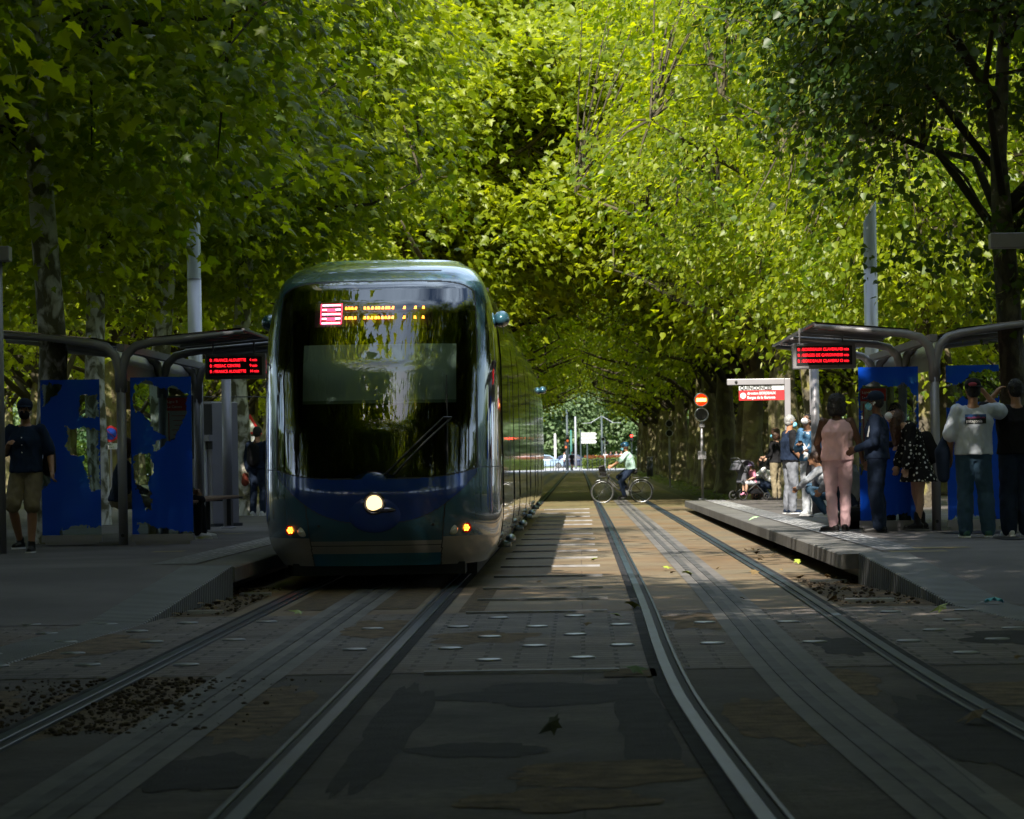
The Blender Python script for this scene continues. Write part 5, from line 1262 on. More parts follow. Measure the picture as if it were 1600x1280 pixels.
q = MB(); q.prism([(-.26,.56),(.17,.46),(.20,.30),(.1,.36)], 1, -.06, -.052); q.build('bag_print', CL['lime'], t)
# crouching person behind the pink lady
CR_ = {'pelvis': (0,-.1,.36), 'waist': (0,-.04,.48), 'chest': (0,.10,.68), 'neck': (0,.17,.83), 'head': (0,.24,.97), 'hipR': (.09,-.08,.34), 'hipL': (-.09,-.08,.34), 'kneR': (.15,.34,.50), 'kneL': (-.15,.30,.46), 'ankR': (.13,.10,.085), 'ankL': (-.13,.04,.085),
       'shoR': (.18,.13,.78), 'shoL': (-.18,.13,.78), 'elbR': (.24,.34,.60), 'elbL': (-.24,.34,.60), 'wrR': (.1,.48,.52), 'wrL': (-.08,.5,.50)}
person('person in grey clothes crouching low behind the woman in pink', P_(1338, 822), 60, 1.75, CR_, 'tan', 'grey_jeans', 1.0, bottom='dark_jeans', shoes='khaki', sole='white', hair='black')
person('person sitting on the ground in jeans with white trainers behind the woman in pink', P_(1296, 808), 75, 1.7, CR_, 'tan', 'light_jeans', 1.0, bottom='jeans', shoes='white', hair='brown')
a = P_(1352, 828); t = thing('travel_bag', 'black travel bag on the platform between the woman in pink and the man in navy', 'bag', a, R(10))
q = MB(); q.limb([(-.22,0,.16),(.25,0,.17)], [.15,.16]); q.limb([(-.1,0,.27),(.15,0,.27)], [.06,.06]); q.build('bag_body', CL['leather'], t, remesh=.014)
q = MB(); q.tube([(-.12,-.1,.30),(-.1,-.12,.42),(.12,-.12,.42),(.14,-.1,.30)], .01, 6); q.build('handle', CL['black'], t)
t, *_ = person('man in navy tracksuit, navy cap and blue mask standing in profile facing left', P_(1372, 833), 78, 1.74,
    {'elbR': (.24,-.05,1.13), 'wrR': (.22,.10,.90), 'elbL': (-.24,.0,1.14), 'wrL': (-.2,.22,1.05)}, 'brown', 'navy', 1.0, bottom='navy', shoes='black', hair='black', cap='navy', mask='mask', build=1.08, loose=.012, pants_loose=.015)
q = MB(); q.tube([(-.165,.09,1.20),(-.19,.06,1.32),(-.15,.03,1.45)], .012, 6); q.build('piping', M['white'], t); q = MB(); q.sph((-.083,.01,1.62), .014, nu=8, nv=6); q.limb([(-.083,.01,1.62), (-.083,.03,1.59)], [.007,.005], 6); q.build('earphone', M['white'], t)
t, *_ = person('girl in brown plaid shirt and black trousers with white trainers, looking at a phone', P_(1402, 829), 165, 1.66,
    {'elbR': (.22,.02,1.12), 'wrR': (.13,.24,1.14), 'elbL': (-.22,.02,1.12), 'wrL': (-.10,.26,1.12), 'head': (0,.07,1.61)}, 'pale', 'plaid', .95, bottom='black', shoes='white', hair='black', hairstyle='long', mask='black', tilt=-30, loose=.02, pants_loose=.02)
q = MB(); q.rings([[Vector((x, y, z)) for x, y in ((-.07,.12),(.07,.12),(.07,.17),(-.07,.17))] for z in (.93, 1.2, 1.41)]); q.build('black_tee', CL['black'], t)
held('phone', 'phone held by the girl in the plaid shirt', 'phone', t, phone((0.02, .34, 1.16)))
t, *_ = person('woman in black polka dot dress bending forward to the left', P_(1437, 830), 100, 1.66,
    {'waist': (0,.03,1.07), 'chest': (0,.10,1.27), 'neck': (0,.20,1.41), 'head': (0,.32,1.52), 'shoR': (.17,.15,1.37), 'shoL': (-.17,.15,1.37), 'elbR': (.2,.16,1.10), 'wrR': (.15,.24,.88), 'elbL': (-.22,.18,1.10), 'wrL': (-.19,.22,.86), 'ankR': (.06,-.05,.11), 'ankL': (-.08,.05,.11)}, 'pale',
    None, .92, shoes='boot', hair='brown', hairstyle='long', mask='white', tilt=-48, dress={'hem': (0,.0,.66), 'w': .27, 'd': .25, 'mat': 'dots'})
held('backpack', 'dark backpack hanging from the back of the woman in the polka dot dress', 'backpack', t, backpack([(.05,-.22,1.0), (.05,-.12,1.2)], [.15,.13], CL['black']))
t, j, hd, HR = person('man in pale tee shirt with lettered back print and jeans, back turned, backward cap', P_(1523, 840), 3, 1.80,
    {'elbR': (.34,.16,1.40), 'wrR': (.17,.16,1.60), 'elbL': (-.26,-.02,1.12), 'wrL': (-.24,.10,.90), 'ankR': (.15,-.02,.085), 'kneR': (.13,.02,.5), 'ankL': (-.10,.0,.085)}, 'tan', 'tee', .44, bottom='jeans', shoes='darkgreen', sole='white', hair='black', cap='black', capdir=-1, loose=.026, build=1.12, pants_loose=.02, gaze=10)
shirt = [c for c in t.children if c.name.startswith('top')][0]
bpy.context.view_layer.update()
hit = shirt.ray_cast((0, -.6, 1.30), (0, 1, 0)); yb = hit[1].y if hit[0] else -.16
yb -= .004
q = MB(); q.box((0, yb, 1.315), (.235, .004, .105)); pr_ = q.build('back_print', mat('print_black', (.008,.008,.012), .8), t)
q = MB(); q.box((0, yb-.003, 1.352), (.235, .002, .03)); q.build('print_band', mat('print_blue', (.03,.10,.30), .8), pr_)
q = MB(); q.prism([(-.115,1.322),(-.08,1.342),(-.05,1.33),(-.02,1.350),(.0,1.335),(.03,1.356),(.06,1.33),(.09,1.342),(.115,1.322)], 1, yb-.0065, yb-.0055); q.build('print_ridge', mat('print_mauve', (.20,.05,.14), .8), pr_)
text('print_text', 'patagonia', .052, (-.108, yb-.007, 1.276), M['white'], pr_, sx=.92)
q = MB(); q.sph((-.02, -.128, 1.70), (.05,.012,.022), nu=12, nv=8); q.build('cap_emblem', C_('rose', (.4,.08,.12)), t)
held('jacket', 'dark jacket carried at the left side of the man in the pale tee shirt', 'jacket', t, backpack([(-.33,.05,.68), (-.34,.05,.95), (-.30,.06,1.1)], [.07,.09,.05], CL['navy']))
t, *_ = person('person in black top and dark jeans at the right edge with one arm raised', P_(1590, 838), 12, 1.80,
    {'elbL': (-.36,.10,1.42), 'wrL': (-.20,.10,1.60), 'elbR': (.24,0,1.13)}, 'tan', 'black', .44, bottom='dark_jeans', shoes='white', hair='black', hairstyle='short', loose=.03, build=1.15, pants_loose=.03)
# stroller group
t, *_ = person('woman with brown hair in black top and beige trousers standing behind the vest man', P_(1213, 782), 60, 1.66,
    {'elbL': (-.22,.05,1.12), 'wrL': (-.15,.24,1.06), 'elbR': (.2,.05,1.12), 'wrR': (.12,.26,1.04)}, 'pale', 'black', .7, bottom='beige', shoes='black', hair='brown', hairstyle='bob', mask='mask')
held('shoulder_bag', 'black shoulder bag at the hip of the woman in beige trousers', 'bag', t, backpack([(.1,.22,.86), (.12,.2,.98)], [.12,.11], CL['leather']))
t, *_ = person('woman with dark hair and white top crouching beside the stroller', P_(1204, 781), 80, 1.62, CR_, 'tan', 'white', .42, bottom='navy', shoes='black', hair='black', hairstyle='long')
a = P_(1184, 781); t = thing('backpack', 'brown backpack standing on the platform in front of the stroller', 'backpack', a, 0)
q = MB(); q.rings([[Vector((math.copysign(abs(math.cos(b))**.6, math.cos(b))*rx, math.copysign(abs(math.sin(b))**.6, math.sin(b))*ry, z)) for b in [2*math.pi*m/20 for m in range(20)]] for z, rx, ry in ((0,.13,.08),(.03,.16,.11),(.25,.16,.11),(.38,.13,.10),(.44,.07,.05))]); q.build('pack', CL['backpack_brown'], t, smooth=True)
q = MB(); q.rings([[Vector((math.cos(b)*rx, -.11 + math.sin(b)*.04, z)) for b in [2*math.pi*m/16 for m in range(16)]] for z, rx in ((.05,.09),(.08,.12),(.2,.12),(.23,.09))]); q.build('pocket', CL['backpack_brown'], t, smooth=True)
a = P_(1170, 782); t = thing('stroller', 'grey pushchair with hood holding the toddler at the end of the platform', 'stroller', a, R(-60))
q = MB()
for sx in (-.2, .2): q.tube([(sx,-.35,.95),(sx,-.1,.55),(sx,.35,.12)], .014, 8); q.tube([(sx,.1,.40),(sx,-.30,.12)], .014, 8)
q.tube([(-.2,-.35,.95),(-.15,-.38,1.0),(.15,-.38,1.0),(.2,-.35,.95)], .016, 8); q.build('frame', M['dark_paint'], t)
q = MB(); q.rings([[Vector((x, -.12 + .24*math.cos(b) - .05, .62 + .34*math.sin(b))) for b in [math.pi*(.15 + .75*m/12) for m in range(13)]] + [Vector((x, -.12 + .22*math.cos(b) - .05, .62 + .32*math.sin(b))) for b in [math.pi*(.9 - .75*m/12) for m in range(13)]] for x in (-.21, -.1, .1, .21)]); q.build('hood', C_('stroller_grey', (.10,.10,.12)), t, smooth=True)
q = MB(); q.box((0,.05,.42), (.36,.34,.06)); q.box((0,-.15,.62), (.36,.06,.42), Matrix.Rotation(R(-15),3,'X')); q.build('seat', CL['stroller_grey'], t, bevel=.02)
for sx in (-.22, .22):
    for yy, rr in ((.36,.09), (-.3,.12)):
        q = MB(); q.torus((sx, yy, rr), (1,0,0), rr-.02, .02, 20, 6); q.disc((sx,yy,rr), .03, (1,0,0), .03, 10); q.build('wheel', M['rubber'], t, smooth=True)
q = MB(); q.box((0,.08,.22), (.34,.35,.12)); q.build('basket', CL['black'], t)
q = MB(); q.tube([(-.19,.22,.55),(-.1,.30,.56),(.1,.30,.56),(.19,.22,.55)], .014, 8); q.build('bumper_bar', M['dark_paint'], t)
TD = {k: Vector(v) for k, v in SIT.items()}
tp = thing  # toddler sits in the stroller
t, *_ = person('toddler in pink dress and lilac sun hat sitting in the stroller', (a.x + .1, a.y - .06, a.z + .12), 125, .98, SIT, 'pale', 'toddler_pink', .42, bottom='light_jeans', bottom_len=.46, shoes='toddler_pink', hair='brown', helmet=None)
q = MB(); q.sph((0,.10,1.32), (.12,.13,.11), nu=16, nv=10); hb = q.build('sun_hat', CL['lilac'], t, smooth=True); q = MB(); q.tube([(0,.12,1.25),(0,.12,1.275)], [.2,.12], 20); q.build('hat_brim', CL['lilac'], hb, smooth=True)
# far pedestrians
ST2 = {'kneR': (.1,.14,.52), 'ankR': (.1,.16,.10), 'kneL': (-.1,-.02,.50), 'ankL': (-.1,-.22,.12)}
def fp_(px, Y, label, yaw, **kw): person(label, (W(px, 700, Y).x, Y, gz(Y)), yaw, 1.72, coarse=True, **kw)
fp_(893.5, 288, 'pedestrian in dark top and red collar walking beside the dark traffic light', 200, J=ST2, skin='tan', top='black', top_sleeve=.3, bottom='black', bottom_len=.4, shoes='black', hair='black')
fp_(882, 330, 'pedestrian in white top behind the silver car', 90, skin='pale', top='white', bottom='navy', hair='brown')
fp_(946, 324, 'pedestrian in white shirt behind the far hedge beside the white signal pole', 180, skin='pale', top='white', bottom='navy', hair='brown')
fp_(954, 326, 'pedestrian in dark clothes behind the far hedge', 180, skin='tan', top='navy', bottom='black', hair='black', hairstyle='long')
fp_(963, 328, 'pedestrian in grey behind the right end of the far hedge', 150, skin='pale', top='grey_jeans', bottom='jeans', hair='brown')
fp_(971, 327, 'pedestrian in pale pink behind the right end of the far hedge', 150, skin='pale', top='pink', bottom='jeans', hair='brown', hairstyle='long')
fp_(934, 322, 'stooping worker in bright yellow vest behind the middle of the far hedge', 90, skin='tan', top='yellow', bottom='redbrown', hair='black', loose=.05,
    J={'waist': (0,.06,1.06), 'chest': (0,.22,1.22), 'neck': (0,.36,1.30), 'head': (0,.5,1.30), 'shoR': (.17,.3,1.27), 'shoL': (-.17,.3,1.27), 'elbR': (.2,.38,1.0), 'elbL': (-.2,.38,1.0), 'wrR': (.15,.5,.85), 'wrL': (-.15,.5,.85)})
# ---------------------------------------------------------------- cyclist and bicycle
Yb = 94.3; sb = F / Yb
bx = W(971.5, 770, Yb).x; g_ = gz(Yb) - .03
bt = thing('bicycle', 'dark city bicycle with front basket crossing the tracks under the cyclist', 'bicycle', (bx, Yb, g_), math.pi)   # local +x = travel direction (left)
rw = .345; fw_, rwx = (.575, rw), (-.575, rw)
for (wx, wz) in (fw_, rwx):
    q = MB(); q.torus((wx, 0, wz), (0,1,0), rw - .018, .018, 48, 8); wh = q.build('wheel', M['rubber'], bt, smooth=True)
    q = MB(); q.torus((wx, 0, wz), (0,1,0), rw - .042, .009, 48, 6); q.build('rim', M['steel'], wh, smooth=True)
    q = MB()
    for k in range(18): a_ = 2*math.pi*k/18; q.tube([(wx, .02*(1 if k % 2 else -1), wz), (wx + math.cos(a_)*(rw-.045), 0, wz + math.sin(a_)*(rw-.045))], .0016, 4, cap=False)
    q.tube([(wx,-.04,wz),(wx,.04,wz)], .022, 12); q.build('spokes', M['steel'], wh)
q = MB()
bb = Vector((-.13,0,.30)); st = Vector((-.26,0,.80)); hdl = Vector((.40,0,.72)); hdt = Vector((.355,0,.90))
q.tube([bb, st], .017, 8); q.tube([hdl, Vector((.12,0,.42)), bb + Vector((0,0,.0))], .02, 8); q.tube([hdl + Vector((-.01,0,.07)), Vector((.14,0,.52)), Vector((-.19,0,.52))], .015, 8)
q.tube([hdl, hdt], .022, 8)
for s in (-.05, .05): q.tube([bb, Vector((-.575, s, rw))], .011, 6); q.tube([st + Vector((.02,0,-.08)), Vector((-.575, s, rw))], .009, 6)
q.build('frame', M['black'], bt, smooth=True)
q = MB()
for s in (-.045, .045): q.tube([hdl + Vector((.0, s, -.01)), Vector((.50, s, .46)), Vector((.575, s, rw))], .011, 6)
q.build('fork', M['black'], bt)
q = MB(); q.tube([hdt, hdt + Vector((-.03,0,.12))], .014, 8); q.tube([Vector((.16,-.28,1.02)), Vector((.27,-.25,1.05)), Vector((.34,-.1,1.05)), Vector((.34,.1,1.05)), Vector((.27,.25,1.05)), Vector((.16,.28,1.02))], .012, 8); q.build('handlebar', M['steel'], bt, smooth=True)
q = MB(); q.tube([st, st + Vector((-.03,0,.12))], .013, 8); q.build('seat_post', M['steel'], bt)
q = MB(); q.limb([(-.40,0,.93), (-.18,0,.935)], [.075,.03]); q.build('saddle', CL['leather'], bt, remesh=.01)
q = MB(); 
for (wx, a0, a1) in ((.575, 55, 160), (-.575, 10, 175)):
    q.tube([(wx + math.cos(R(a))*(rw+.022), 0, rw + math.sin(R(a))*(rw+.022)) for a in np.linspace(a0, a1, 14)], .014, 6)
q.build('mudguard', M['steel'], bt, smooth=True)
q = MB()
for s in (-.06, .06): q.tube([(-.32,s,.76),(-.85,s,.76)], .008, 6); q.tube([(-.80,s,.76),(-.58,s,.37)], .007, 6)
for x in (-.4,-.55,-.7,-.85): q.tube([(x,-.06,.76),(x,.06,.76)], .007, 5)
q.box((-.87,0,.73), (.03,.09,.05)); q.build('luggage_rack', M['dark_paint'], bt)
q = MB()
for zz2, e in ((.80,.13),(.9,.15),(1.02,.17)): q.tube([(.42,-e,zz2),(.42+.25+.0*e,-e,zz2+.03),(.67,e,zz2+.03),(.42,e,zz2),(.42,-e,zz2)], .007, 5)
for x in (.42,.5,.58,.67):
    for s in (-1,1): q.tube([(x,s*.13,.79),(x,s*.17,1.04)], .004, 4)
q.box((.54,0,.80), (.25,.26,.012)); bk = q.build('basket', M['dark_paint'], bt)
q = MB(); q.disc((-.13,.05,.30), .085, (0,1,0), .008, 24); q.tube([(-.13,.06,.30),(-.02,.07,.17)], .009, 6); q.tube([(-.13,-.06,.30),(-.24,-.07,.43)], .009, 6); q.box((-.02,.12,.165), (.09,.09,.02)); q.box((-.24,-.12,.435), (.09,.09,.02)); q.tube([(-.13,.055,.38),(-.575,.055,.375)], .005, 4); q.tube([(-.13,.055,.22),(-.575,.055,.315)], .005, 4); q.build('crankset', M['steel'], bt)
q = MB(); q.sph((.46,0,.72), .035); q.build('front_lamp', M['white'], bt, smooth=True)
o = thing('black_bag', 'black bag standing in the bicycle basket', 'bag', (bx - .56, Yb, g_ + .82), R(0))
q = MB(); q.box((-.0,0,.15), (.2,.22,.34), Matrix.Rotation(R(-14),3,'Y')); q.build('bag_body', CL['leather'], o, bevel=.04)
# rider: local +y forward, turned to face -x
def lc(x, y, z): return (y, x, z)
BJ = {'pelvis': lc(-.27,0,1.03), 'waist': lc(-.255,0,1.15), 'chest': lc(-.20,0,1.35), 'neck': lc(-.15,0,1.52), 'head': lc(-.10,0,1.66),
      'hipR': (.085,-.26,1.00), 'kneR': (.10,.10,.78), 'ankR': (.10,-.13,.50), 'hipL': (-.085,-.26,1.00), 'kneL': (-.10,.03,.64), 'ankL': (-.10,-.07,.26),
      'shoR': (.17,-.16,1.46), 'elbR': (.24,.06,1.24), 'wrR': (.25,.27,1.12), 'shoL': (-.17,-.16,1.46), 'elbL': (-.24,.06,1.24), 'wrL': (-.25,.27,1.12)}
person('cyclist in pale mint tee shirt, dark trousers, blue helmet and mask riding left', (bx, Yb, g_), 90, 1.75, BJ, 'tan', 'mint', .45, bottom='navy', shoes='black', sole='black', hair='brown', helmet=mat('helmet_blue', (0.02,0.10,0.20), .25, coat=.6), mask='mask', build=1.1, loose=.012, toe={'R': (0,1,-.2), 'L': (0,1,-.2)})
# ---------------------------------------------------------------- far crossroads
g3 = gz(300)
def at(px, py, Y): return W(px, py, Y)
M['sign_green'] = mat('pole_green_grey', (0.03,0.045,0.05), .5)
M['pole_pale'] = mat('pole_pale', (0.25,0.27,0.30), .5)
def fpole(name, label, cat, px, ptop, Y, r=.07, m_=None, extra=None):
    x = at(px, 700, Y).x; t = thing(name, label, cat, (x, Y, g3)); zt = at(px, ptop, Y).z - g3
    mb = MB(); mb.tube([(0,0,0), (0,0,zt)], [r*1.15, r*.8], 10); mb.build('pole', m_ or M['sign_green'], t, smooth=True)
    if extra: extra(t, zt)
    return t
def tl(z0, cols, face=-1, off=0):
    def f(t, zt):
        n = len(cols); mb = MB(); mb.box((off, -.1, z0), (.30, .22, .34*n)); h_ = mb.build('signal_head', M['black'], t)
        for k, c in enumerate(cols):
            z = z0 + (n-1)/2*.33 - k*.33; mb = MB(); mb.disc((off, -.22, z), .11, (0,1,0), .03, 14)
            mb.build('lens', emis('far_red', (1, .03, .02), 5) if c == 'r' else (emis('dim_amber', (.5,.1,.02), .6) if c == 'a' else M['dark_paint']), h_)
    return f
fpole('traffic_light', 'dark traffic light on a tall pole left of the direction signs at the far crossing', 'traffic light', 887, 678, 290, .06, None, tl(at(887, 686, 290).z - g3, 'ka'))
fpole('traffic_light', 'second dark traffic light with red trimmed lower head near the pedestrian', 'traffic light', 884.5, 690, 296, .05, None, tl(at(885, 696, 296).z - g3, 'ka'))
fpole('traffic_light', 'traffic light showing red just left of the far tree trunks', 'traffic light', 987, 676, 292, .05, None, tl(at(987, 684, 292).z - g3, 'rk'))
fpole('lamp_mast', 'very tall dark mast beyond the crossing left of the direction signs', 'mast', 886.5, 640, 330, .12, None)
fpole('lamp_mast', 'pale tall mast between the dark traffic light and the direction signs', 'mast', 899.5, 651, 320, .10, M['pole_pale'])
fpole('street_post', 'short green post just behind the pedestrian at the far crossing', 'post', 892.5, 672, 300, .10, mat('green_post', (0.02,0.12,0.10), .5))
def arms(t, zt):
    mb = MB(); mb.bar((0, 0, zt), (-1.25, 0, zt - .75), .06); mb.bar((0, 0, zt), (1.25, 0, zt - .75), .06); mb.bar((-2.1,0,zt-.78),(-1.1,0,zt-.74),.04); mb.bar((2.1,0,zt-.78),(1.1,0,zt-.74),.04)
    mb.build('lamp_arms', M['pole_pale'], t)
fpole('twin_lamp_post', 'dark street light with two drooping pale arms behind the direction signs', 'street light', 940.7, 650, 350, .12, None, arms)
fpole('flag_post', 'short white banner post above the far car', 'post', 867.5, 678, 345, .12, M['white'])
def twin(t, zt):
    for dx, dz in ((-.15, 0), (.18, -.35)):
        mb = MB(); mb.disc((dx, -.1, zt + dz), .17, (0,1,0), .1, 16); h_ = mb.build('signal_head', M['pole_pale'], t); mb = MB(); mb.disc((dx, -.16, zt + dz), .12, (0,1,0), .02, 16); mb.build('lens', M['black'], h_)
fpole('tram_signal', 'white pole with small round tram signals before the far hedge', 'signal', 945, 686, 286, .06, M['white'], twin)
t = thing('direction_sign', 'three stacked white arrow direction signs on two posts at the far crossing', 'sign', (at(920, 700, 300).x, 300, g3))
s3 = F/300
mb = MB(); mb.tube([(-.75,.06,0), (-.75,.06,at(908,672,300).z - g3)], .06, 8); mb.tube([(-.15,.06,0), (-.15,.06,at(918,690,300).z - g3)], .06, 8); mb.build('posts', M['sign_green'], t)
for k, s_ in enumerate(('LORMONT', 'Bd ALLIES', 'PALAIS CONGRES')):
    z = at(920, 678.5 + k*6, 300).z - g3
    mb = MB(); mb.prism([(-.70,z-.15),(.62,z-.15),(.78,z),(.62,z+.15),(-.70,z+.15)], 1, -.02, .02); a_ = mb.build('arrow_panel', mat('arrow_white', (0.42,0.43,0.45), .5), t)
    text('panel_text', s_, .17, (-.6, -.03, z - .06), M['dark_paint'], a_, sx=.8)
# low barriers
bar = None
for k, px in enumerate((858, 866, 874, 911, 926, 931, 943, 955)):
    if bar is None:
        bar = thing('low_barrier', 'thin dark hoop barrier along the far road edge', 'barrier', (at(px,700,287).x, 287, g3), 0, 'thin hoop barriers along the far road')
        mb = MB(); mb.tube([(-.35,0,0),(-.35,0,.9),(-.30,0,.97),(.30,0,.97),(.35,0,.9),(.35,0,0)], .028, 8); mb.build('hoop', M['sign_green'], bar, smooth=True)
        mb = MB(); mb.bar((-.35,0,.45),(.35,0,.45),.03); mb.build('crossbar', M['sign_green'], bar)
    else: dup(bar, (at(px,700,287).x, 287, g3))
# car
M['car_paint'] = mat('car_silver_blue', (0.30,0.42,0.55), 0.25, 0.4, coat=1.0)
def car(label, x, Y, rz, paint, group=None):
    t = thing('parked_car', label, 'car', (x, Y, g3 + .02), rz, group)
    def sec(xx, zl, zb_, hw, tw_, zt_):  # one cross section
        return [(xx,-hw*.9,zl),(xx,-hw,zl+.12),(xx,-hw,zb_-.08),(xx,-hw*.97,zb_),(xx,-tw_,zt_-.03),(xx,-tw_*.8,zt_),(xx,tw_*.8,zt_),(xx,tw_,zt_-.03),(xx,hw*.97,zb_),(xx,hw,zb_-.08),(xx,hw,zl+.12),(xx,hw*.9,zl)]
    S = [(-2.05,.32,.70,.68,.60,.72),(-1.95,.22,.88,.80,.70,.92),(-1.7,.2,.92,.85,.62,1.25),(-1.2,.2,.92,.86,.60,1.42),(-.2,.2,.92,.87,.62,1.47),(.45,.2,.92,.87,.62,1.38),(1.15,.2,.92,.86,.70,.98),(1.75,.22,.82,.82,.66,.84),(2.0,.28,.66,.70,.58,.68),(2.08,.34,.52,.6,.5,.54)]
    mb = MB(); mb.rings([sec(*q) for q in S]); mb.build('body', paint, t, smooth=True, bevel=0)
    for sy in (-1, 1):
        mb = MB(); mb.add([(-1.15,sy*.80,.97),(-.35,sy*.80,.97),(-.35,sy*.675,1.36),(-1.05,sy*.675,1.34)], ((0,1,2,3),)); mb.add([(-.28,sy*.80,.97),(.85,sy*.80,.97),(.38,sy*.675,1.32),(-.28,sy*.675,1.37)], ((0,1,2,3),))
        for v in range(len(mb.v)): mb.v[v] = (mb.v[v][0], mb.v[v][1] + sy*.045, mb.v[v][2])
        mb.build('side_window', M['t_sideglass'], t, fix=False)
        for xx in (-1.28, 1.30):
            mb = MB(); mb.tube([(xx, sy*.70, .31), (xx, sy*.885, .31)], .31, 22); wh = mb.build('wheel', M['rubber'], t)
            mb = MB(); mb.disc((xx, sy*.885, .31), .20, (0,1,0), .02, 18); mb.build('rim', M['steel'], wh)
            mb = MB()
            for k in range(5):
                an = k*2*math.pi/5+.3; mb.disc((xx+.12*math.cos(an), sy*.899, .31+.12*math.sin(an)), .035, (0,1,0), .006, 10)
            mb.build('rim_hole', M['black'], wh)
        mb = MB(); mb.sph((1.9, sy*.58, .64), (.14,.14,.08)); mb.build('headlight', M['white'], t, smooth=True)
    mb = MB(); mb.add([(1.02,-.66,1.04),(1.02,.66,1.04),(.52,.55,1.39),(.52,-.55,1.39)], ((0,1,2,3),)); mb.build('windscreen', M['t_sideglass'], t, fix=False)
    return t
cx = at(884, 700, 335).x - 2.08
car('pale silver blue car half hidden by the tram on the far road', cx, 335, 0, M['car_paint'])
car('dark blue car behind the silver one on the far road', at(880,700,348).x + 1.2, 348.5, 0, mat('car_dark', (0.02,0.03,0.07), .25, .4, coat=1.0))
# litter: leaves on the ground and a face mask
vleaf, fleaf = plane_leaf(2)
M['fallen_green'] = mat('fallen_leaf', (0.22,0.27,0.03), .6, 0, .3, 20); M['fallen_brown'] = mat('fallen_brown', (0.12,0.08,0.03), .8, 0, .3, 20)
def litter(px, py, size, m_, label, fn=gz, dz=.03, tilt=.3):
    p = GP(px, py, fn); me = bpy.data.meshes.new('fallen_leaf'); me.from_pydata([tuple(v*size) for v in vleaf - np.array([0,.45,0])], [], fleaf); me.materials.append(m_)
    o = link('fallen_leaf', me); o.location = (p.x, p.y, p.z + dz + size*.15); o.rotation_euler = (random.uniform(-tilt,tilt), random.uniform(-tilt,tilt), random.uniform(0,6.28)); tag(o, label, 'leaf')
litter(858, 1148, .13, M['dark_paint'] if False else mat('dead_leaf', (0.03,0.035,0.015), .8), 'dark dead leaf lying alone on the near roadbed between the tracks', tilt=.6)
litter(990, 952, .15, M['fallen_green'], 'yellow green leaf lying against the inner rail of the right track', tilt=.6)
litter(964, 968, .11, M['fallen_green'], 'small yellow leaf on the crossing left of the right track')
litter(464, 963, .14, M['fallen_green'], 'green leaf on the crossing beside the left track power strip')
litter(1467, 958, .17, M['fallen_green'], 'yellow green leaf on the crossing right of the right track', tilt=.5)
litter(995, 1055, .16, mat('grey_green_leaf', (0.08,0.13,0.05), .7), 'pale green leaf in the broken edge left of the right track')
litter(1043, 892, .14, M['fallen_green'], 'leaf on the concrete between the rails of the right track')
litter(1076, 901, .14, M['fallen_green'], 'leaf beside the power strip of the right track')
litter(310, 951, .17, M['fallen_brown'], 'brown leaf in the soil at the foot of the left ramp')
litter(1176, 813, .18, mat('mint_leaf', (0.3,0.5,0.25), .6), 'small pale green scrap on the right platform coping', fn=pz, dz=.02)
litter(928, 878, .12, M['fallen_green'], 'little leaf between the two tracks behind the steel joint')
litter(1250, 882, .16, M['fallen_green'], 'leaf under the coping edge of the right platform')
litter(1520, 1132, .2, M['fallen_brown'], 'brown dry leaf near the outer rail of the right track')
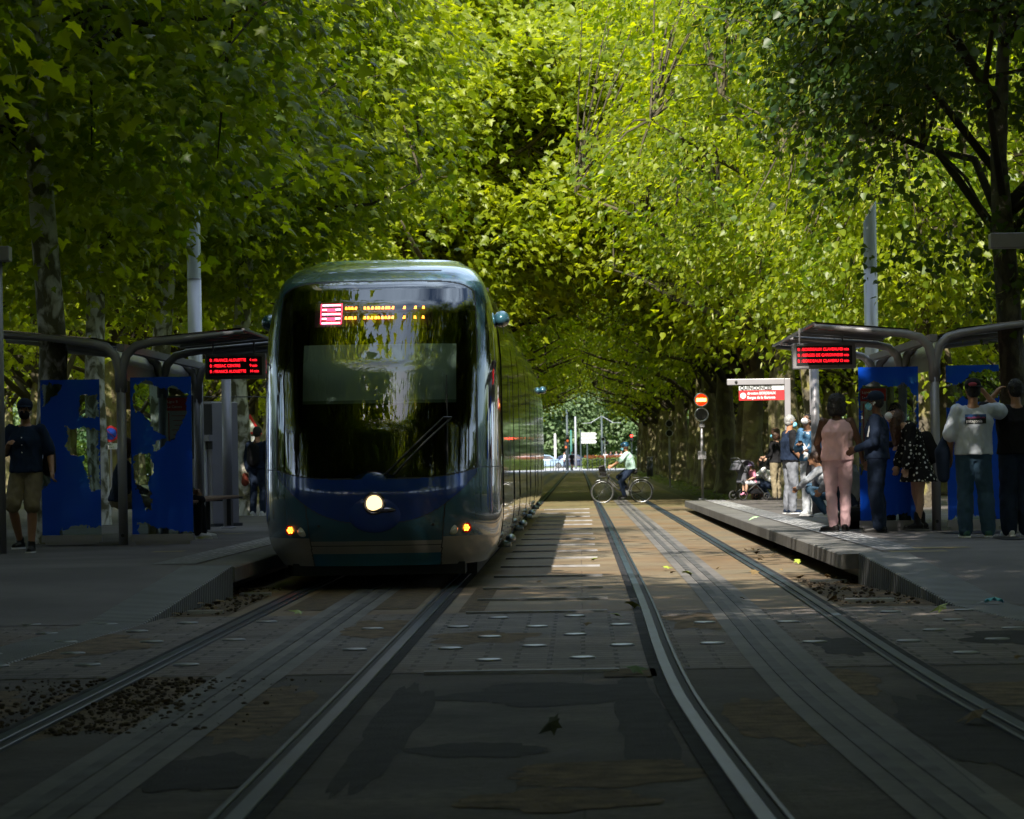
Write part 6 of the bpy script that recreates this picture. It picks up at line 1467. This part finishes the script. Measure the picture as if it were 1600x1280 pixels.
# more scattered debris
rs_ = random.Random(5); k0 = None
for k in range(60):
    if k < 25: x = rs_.uniform(2.15, 2.9); y = rs_.uniform(26.8, 44)
    elif k < 45: x = rs_.uniform(-3.5, -2.9); y = rs_.uniform(26.6, 30)
    else: x = rs_.uniform(-4.5, 4); y = rs_.uniform(11, 50)
    me_k = k0
    if k0 is None:
        me = bpy.data.meshes.new('leaf_scrap'); me.from_pydata([tuple(v*.085) for v in vleaf - np.array([0,.45,0])], [], fleaf); me.materials.append(M['fallen_brown']); k0 = me
    o = link('leaf_scrap', k0); o.location = (x, y, gz(y) + .03); o.rotation_euler = (rs_.uniform(-.5,.5), rs_.uniform(-.5,.5), rs_.uniform(0,6.28)); o.scale = (rs_.uniform(.6,1.4),)*3
    tag(o, 'small dry brown leaf scrap scattered on the ground', 'leaf', 'small dry leaf scraps scattered on the track ground')
# rubble between the left rails in the near roadbed
vs = MB(); rs_ = random.Random(9)
for k in range(1700):
    x = rs_.gauss(-2.55, .33); y = rs_.uniform(15.2, 19.0); r_ = .004 + .016*rs_.random()**3 
    if abs(x + 2.725) < .11 or x > -1.45: continue
    vs.sph((x, y, .004 + r_*.3), (r_, r_*rs_.uniform(.6,1.2), r_*.6), nu=6, nv=4)
for k in range(500):
    side_ = rs_.random() < .5; x = rs_.uniform(2.15, 2.9) if side_ else rs_.uniform(-3.5, -2.95); y = rs_.uniform(26.7, 32); r_ = .005 + .02*rs_.random()**2
    vs.sph((x, y, .01 + r_*.3), (r_, r_*rs_.uniform(.6,1.2), r_*.6), nu=6, nv=4)
o = vs.build('rubble', mat('rubble_soil', (0.045,0.032,0.02), .95, 0, .6, 30), fix=False); tag(o, 'dark crumbled gravel and soil beside the rails', 'gravel', None, 'stuff')
# discarded mask
p = GP(1553, 947, lambda Y: 0.0); t = thing('discarded_mask', 'crumpled light blue face mask lying on the right pavement', 'face mask', (p.x, p.y, .02))
mb = MB(); n = 12; g = []
for i in range(n+1):
    for j in range(7): g.append(((i/n-.5)*.15, (j/6-.5)*.07, .02 + .014*math.sin(i*1.3+j) + .02*math.sin(i/n*3.14)))
mb.add(g, [(i*7+j, (i+1)*7+j, (i+1)*7+j+1, i*7+j+1) for i in range(n) for j in range(6)]); me_ = mb.build('mask_cloth', mat('mask_blue', (0.12,0.48,0.62), .7), t, smooth=True, fix=False)
md = me_.modifiers.new('solid', 'SOLIDIFY'); md.thickness = .002
mb = MB(); mb.tube([(-.07,-.03,.02),(-.13,-.02,.01),(-.13,.03,.01),(-.07,.03,.02)], .0015, 5); mb.build('ear_loop', M['white'], t)
